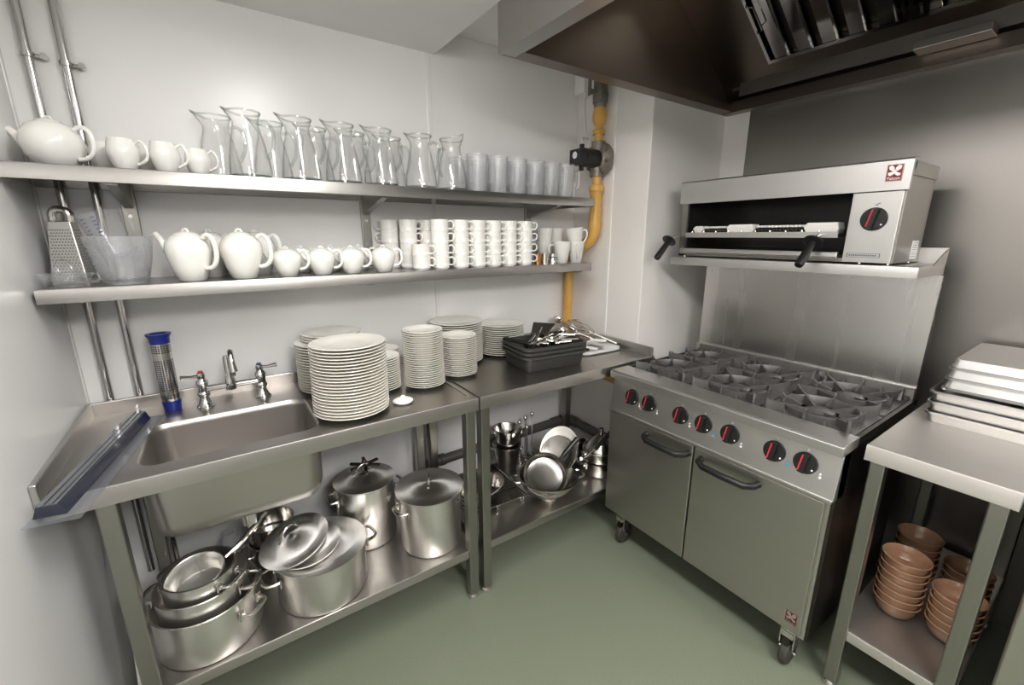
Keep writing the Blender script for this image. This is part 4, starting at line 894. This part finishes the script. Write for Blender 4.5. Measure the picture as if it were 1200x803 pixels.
for cx, cy, n, lab in ((2.150, -1.680, 7, 'in the tallest stack nearest the range leg'), (2.163, -1.811, 5, 'in the front stack beside the table leg'), (2.375, -1.666, 6, 'in the rear stack beside the range'), (2.385, -1.800, 4, 'in the rear stack by the dark gap')):
    for k in range(n):
        if bm0 is None: o = bm0 = bowl_mesh().build('bowl', 'terracotta', smooth=50)
        else: o = bm0.copy(); COL.objects.link(o)
        o.location = (cx+random.uniform(-.0006, .0006)-.0006*k, cy+random.uniform(-.0006, .0006), .2405+k*.0275)
        tag(o, 'brown stoneware bowl %s: %s' % (lab, pos(k, n)), 'bowl', 'brown bowls '+lab)

# ------------------------------------------------------------------ pots on the lower shelves
ZS = .237
def ploop(a, z, r, out, w, dz=.0, t=.006):      # loop handle in the local frame at angle a
    c_, s1 = math.cos(a), math.sin(a); P = lambda u_, v_, zz: (c_*u_-s1*v_, s1*u_+c_*v_, zz)
    return MB().tube(smooth_path([P(r-.001, -w, z), P(r+out*.7, -w*.9, z+dz*.6), P(r+out, -w*.45, z+dz), P(r+out, w*.45, z+dz), P(r+out*.7, w*.9, z+dz*.6), P(r-.001, w, z)]), t, 8)
def pot(name, label, r, h, loc, a, rot=(0, 0, 0), hz=.8, m='alu', out=.035, w=.038, handles=True, lug=True, cat='pot'):
    t = thing(name, label, cat, loc, rot)
    MB().lathe([(0, .001), (r-.012, 0), (r-.004, .003), (r, .012), (r, h-.003), (r+.003, h-.002), (r+.003, h), (r-.003, h), (r-.004, .012), (r-.012, .005), (0, .004)], 48).build('body', m, t, world=False, smooth=40)
    if handles:
        for q in (0, PI):
            h_ = ploop(a+q, h*hz, r, out, w).build('handle', 'polished', t, world=False)
            for s in (-1, 1):
                c_, s1 = math.cos(a+q), math.sin(a+q); P = Vector((c_*r-s1*w*s, s1*r+c_*w*s, h*hz))
                MB().box(-.009, -.003, -.020, .009, .003, .012).xf(Matrix.Translation(P) @ Matrix.Rotation(a+q+PI/2, 4, 'Z')).build('lug', 'polished', h_, world=False, smooth=0, bevel=.002)
    return t
def lid(label, r, loc, rot=(0, 0, 0), a=0, dome=.02):
    t = thing('pot_lid', label, 'lid', loc, rot)
    MB().lathe([(r-.006, -.004), (r+.004, -.002), (r+.005, .003), (r-.004, .005), (r*.80, .007), (r*.76, .010), (r*.4, .010+dome*.8), (0, .010+dome), (0, .007+dome), (r*.4, .007+dome*.8), (r*.75, .006), (r-.006, .001)], 48).build('cover', 'alu_top', t, world=False, smooth=30)
    c_, s1 = math.cos(a), math.sin(a); z0 = .010+dome*.92
    MB().tube(smooth_path([(-.045*c_, -.045*s1, z0), (-.032*c_, -.032*s1, z0+.008), (-.022*c_, -.022*s1, z0+.026), (0, 0, z0+.034), (.022*c_, .022*s1, z0+.026), (.032*c_, .032*s1, z0+.008), (.045*c_, .045*s1, z0)]), .0042, 8).build('handle', 'polished', t, world=False)
    return t
pot('casserole_pot', 'wide aluminium casserole pot holding the nested smaller pans', .142, .158, (.230, -.450, ZS), 2.45, hz=.72)
pot('casserole_pot', 'middle aluminium pot nested in the wide casserole pot', .120, .15, (.226, -.452, ZS+.058), 2.75, hz=.80, out=.04)
pot('casserole_pot', 'smallest aluminium pot nested in the middle pot', .096, .14, (.226, -.460, ZS+.112), -.75, hz=.80, out=.03, w=.034)
sc = thing('saucepan', 'steel saucepan with long tube handle tilted inside the nested pots', 'saucepan', (.222, -.462, ZS+.178), (.14, -.10, 0))
MB().lathe([(0, .001), (.062, 0), (.070, .006), (.077, .068), (.080, .070), (.077, .0715), (.074, .068), (.067, .009), (.060, .004), (0, .0035)], 40).build('body', 'alu', sc, world=False, smooth=40)
MB().tube([(.080, .022, .060), (.12, .045, .066), (.215, .115, .096)], [.006, .0085, .009], 10).build('handle', 'chrome', sc, world=False)
pot('stock_pot', 'broad lidded aluminium pot with a second lid leaning on it', .150, .165, (.572, -.452, ZS), 3.28, hz=.80, out=.045, w=.045)
lid('shallow aluminium lid covering the broad pot', .153, (.572, -.452, ZS+.170), a=.4, dome=.028)
lid('smaller aluminium lid tilted on top of the broad pot', .108, (.492, -.462, ZS+.232), (.12, -.26, 0), a=.5, dome=.024)
lid('thin aluminium lid under the tilted lid on the broad pot', .100, (.535, -.470, ZS+.2035), (.08, -.14, 0), a=2.2, dome=.016)
pot('stock_pot', 'tall aluminium stock pot at the back with a spider strainer on its lid', .116, .262, (.790, -.262, ZS), 3.1, hz=.82)
lid('aluminium lid on the tall rear stock pot', .118, (.790, -.262, ZS+.267), a=.2, dome=.022)
tv = thing('pan_trivet', 'dark crossed metal trivet on the rear stock pot lid', 'trivet', (.800, -.250, ZS+.317))
for a in (.3, 1.4, 2.5): MB().box(-.062, -.006, -.002, .062, .006, .006).xf(Matrix.Translation((0, 0, .002+.0002*a)) @ Matrix.Rotation(a, 4, 'Z')).build('bar', 'dark_steel', tv, world=False, smooth=0)
MB().lathe([(0, 0), (.012, 0), (.012, .010), (.006, .022), (0, .024)], 12, (0, 0, .006)).build('knob', 'dark_steel', tv, world=False)
pot('stock_pot', 'tall lidded aluminium stock pot beside the front table legs', .124, .245, (1.000, -.447, ZS), 3.3, hz=.82, out=.03)
lid('aluminium lid with wide flat rim on the stock pot by the table legs', .134, (1.000, -.447, ZS+.250), a=1.1, dome=.012)
for cx, cy, r_ in ((.790, -.262, .116), (1.000, -.447, .124)):
    a = -.95; v = MB(); c_, s1 = math.cos(a), math.sin(a)
    v.loft([[(cx+c_*r_-s1*w2, cy+s1*r_+c_*w2, ZS+.215), (cx+c_*(r_+.012), cy+s1*(r_+.012), ZS+.215), (cx+c_*r_+s1*w2, cy+s1*r_-c_*w2, ZS+.215)] for w2 in (.02,)]+[[(cx+c_*r_-s1*.003, cy+s1*r_+c_*.003, ZS+.185), (cx+c_*(r_+.001), cy+s1*(r_+.001), ZS+.184), (cx+c_*r_+s1*.003, cy+s1*r_-c_*.003, ZS+.185)]])
    par = [o for o in bpy.data.objects if o.type == 'EMPTY' and o.name.startswith('stock_pot') and abs(o.location.x-cx) < 1e-4][0]
    v.build('pour_lug', 'alu', par, smooth=0)
pot('saucepan', 'steel saucepan at the back between the nested pots and the broad pot', .085, .10, (.440, -.195, ZS), .3, handles=True, m='polished', cat='saucepan')
pot('saucepan', 'steel pan stacked on the rear saucepan', .080, .075, (.440, -.195, ZS+.1005), .9, handles=False, m='polished', cat='saucepan')
jr = MB().lathe([(0, 0), (.028, 0), (.03, .004), (.03, .12), (.024, .135), (.024, .15), (.022, .15), (.022, .134), (.0275, .12), (.0275, .005), (0, .004)], 24).build('jar', 'frosted_plastic'); jr.location = (.300, -.150, ZS); tag(jr, 'pale plastic jar behind the nested pots', 'jar')

# right-hand lower shelf
cd = thing('colander', 'steel footed colander with loop handles holding pans', 'colander', (1.605, -.478, ZS))
MB().lathe([(.052, 0), (.054, 0), (.050, .016), (.085, .028), (.125, .062), (.142, .108), (.150, .110), (.150, .113), (.140, .112), (.122, .064), (.083, .031), (.048, .020), (0, .019), (0, .016), (.046, .016)], 48, closed=False).build('body', 'polished', cd, world=False, smooth=50)
for q in (2.7, 2.7+PI): ploop(q, .104, .145, .032, .034, .0, .0045).build('handle', 'polished', cd, world=False)
hl = MB()
for ring, (r_, z_) in enumerate(((.098, .0378), (.112, .0495))):
    for k in range(40):
        a = 2*PI*k/40+ring*.08; c_, s1 = math.cos(a), math.sin(a); hl.lathe([(0, .0), (.0022, .0)], 6, (c_*(r_+.001), s1*(r_+.001), z_-.002))
o = hl.build('perforations', 'black_enamel', cd, world=False, smooth=0, fix=False); o['kind'] = 'stuff'
fp = thing('frying_pan', 'steel frying pan with black handle tipped up in the colander', 'pan', (1.565, -.500, ZS+.128), (.62, -.42, .0))
MB().lathe([(0, .001), (.078, 0), (.086, .004), (.103, .034), (.106, .036), (.103, .0375), (.098, .033), (.086, .013), (.070, .008), (.045, .0055), (.02, .0045), (0, .004)], 44).build('body', 'pan_steel', fp, world=False, smooth=40)
MB().tube([(.102, .004, .032), (.14, .010, .046), (.235, .02, .062)], [.007, .012, .013], 10).build('handle', 'black_plastic', fp, world=False)
for i, (lx, ly, lz, r_, ty, lab) in enumerate(((1.725, -.420, ZS+.185, .120, -1.0, 'oval steel platter standing up in the colander behind the frying pan'), (1.690, -.440, ZS+.170, .098, -.92, 'smaller steel lid standing between frying pan and platter'))):
    t = thing('platter', lab, 'platter', (lx, ly, lz), (.42, ty, .25))
    MB().lathe([(0, 0), (r_*.7, 0), (r_*.95, .010), (r_, .012), (r_, .014), (r_*.94, .013), (r_*.69, .003), (0, .003)], 40).build('dish', 'polished' if i == 0 else 'pan_steel', t, world=False)
    t.scale = (1.0, .80, 1)
for k, (x, y, z, rz) in enumerate(((1.575, -.160, ZS, 0), (1.570, -.165, ZS+.095, .1))):
    t = thing('ice_bucket', ['dark steel conical bucket standing at the wall under another', 'bright steel conical bucket stacked in the lower bucket'][k], 'bucket', (x, y, z), (0, .06*k, rz))
    MB().lathe([(0, .001), (.046, 0), (.050, .004), (.076, .15), (.080, .152), (.076, .153), (.073, .149), (.047, .006), (0, .004)], 36).build('body', 'polished' if k else 'steel_leg', t, world=False, smooth=40)
    for q in (2.6, 2.6+PI): ploop(q, .128, .072, .014, .012, .0, .003).build('handle', 'polished', t, world=False)
kn = [(1.70, -.10, .46), (1.745, -.095, .475), (1.79, -.10, .49), (1.725, -.14, .44), (1.675, -.15, .43)]
for (x, y, z), q in zip(kn, ('second from the steel buckets', 'third from the steel buckets', 'tallest and farthest from the buckets', 'standing in front of the second', 'shortest and nearest the buckets')):
    t = thing('metal_skewer', 'slim knobbed steel rod behind the colander, '+q, 'skewer', (x, y, ZS), (0, 0, 0), 'knobbed rods behind the colander')
    MB().cyl((x, y, ZS), (x, y, z), .0035, 8).build('rod', 'polished', t); MB().lathe([(0, -.014), (.009, -.009), (.012, 0), (.008, .010), (0, .014)], 14, (x, y, z)).build('knob', 'polished', t)
    MB().lathe([(0, 0), (.018, 0), (.016, .004), (0, .006)], 14, (x, y, ZS)).build('base', 'polished', t)
for k, (z, r_, h_) in enumerate(((ZS, .096, .075), (ZS+.0755, .094, .062))):
    pot('steamer_pot', ['steel steamer pot at the bottom beside the range door', 'steel steamer tier stacked on the steamer pot'][k], r_, h_, (1.985, -.458, z), 2.9, m='polished', hz=.75, out=.012, w=.014)
fu = thing('funnel', 'steel cone funnel turned over on the steamer tier', 'funnel', (1.985, -.458, ZS+.138))
MB().lathe([(.085, 0), (.088, 0), (.088, .006), (.03, .065), (.014, .075), (.013, .11), (.011, .11), (.012, .074), (.028, .063), (.085, .004)], 36, closed=True).build('cone', 'polished', fu, world=False, smooth=50)
bp_ = thing('saute_pan', 'dark saute pan with black handle propped behind the steamer pot', 'pan', (1.990, -.290, ZS+.062), (-1.05, .1, .0))
MB().lathe([(0, .001), (.048, 0), (.055, .02), (.057, .022), (.053, .02), (.046, .004), (0, .004)], 36).build('body', 'dark_steel', bp_, world=False)
hd = thing('ladle', 'long black handled ladle resting over the steamer funnel', 'ladle', (1.93, -.43, ZS+.22))
MB().tube([(1.905, -.495, .402), (1.975, -.503, .452), (2.050, -.515, .515)], [.009, .012, .013], 10).build('handle', 'black_plastic', hd)
MB().tube([(1.845, -.482, .362), (1.905, -.495, .402)], .005, 8).build('shank', 'polished', hd)
MB().lathe([(0, -.02), (.025, -.015), (.034, 0), (.032, 0), (.024, -.013), (0, -.017)], 20, (1.830, -.478, .354)).build('cup', 'polished', hd)
# roasting dish, rack
wr = thing('wire_rack', 'dark wire cooling rack lying under the oval roasting dish', 'rack', (1.36, -.30, ZS))
RA = Vector((1.350, -.270, ZS+.022)); ra = -.05; cr, sr = math.cos(ra), math.sin(ra)
def rp(u_, v_, z=0): return (RA.x+u_*cr-v_*sr, RA.y+u_*sr+v_*cr, RA.z+z)
MB().tube([rp(-.16, -.17), rp(.16, -.17), rp(.16, .17), rp(-.16, .17)], .0035, 6, closed=True).build('frame', 'polished', wr)
ww = MB()
for k in range(26): ww.cyl(rp(-.155+k*.0124, -.17), rp(-.155+k*.0124, .17), .0022, 5)
for v_ in (-.08, .08): ww.cyl(rp(-.16, v_, -.003), rp(.16, v_, -.003), .002, 5)
o = ww.build('wires', 'dark_steel', wr); o['kind'] = 'stuff'
for u_ in (-.13, .0, .13):
    for v_ in (-.17, .17): MB().tube([rp(u_-.008, v_), rp(u_-.008, v_, -.0185), rp(u_+.008, v_, -.0185), rp(u_+.008, v_)], .0028, 6).build('foot', 'polished', wr)
rd = thing('roasting_dish', 'oval steel roasting dish with raised ends on the wire rack', 'dish', (1.305, -.350, ZS+.0275), (0, 0, .35))
def oval(sx, sy, z): return [(sx*math.cos(2*PI*k/40), sy*math.sin(2*PI*k/40), z) for k in range(40)]
MB().loft([oval(.088, .062, 0), oval(.098, .070, .006), oval(.118, .088, .068), oval(.124, .094, .070), oval(.124, .094, .073), oval(.115, .085, .070), oval(.095, .067, .009), oval(.086, .060, .006)]).build('body', 'polished', rd, world=False, smooth=40)
for q in (0, PI): ploop(q, .060, .118, .018, .022, .004, .004).build('handle', 'polished', rd, world=False)
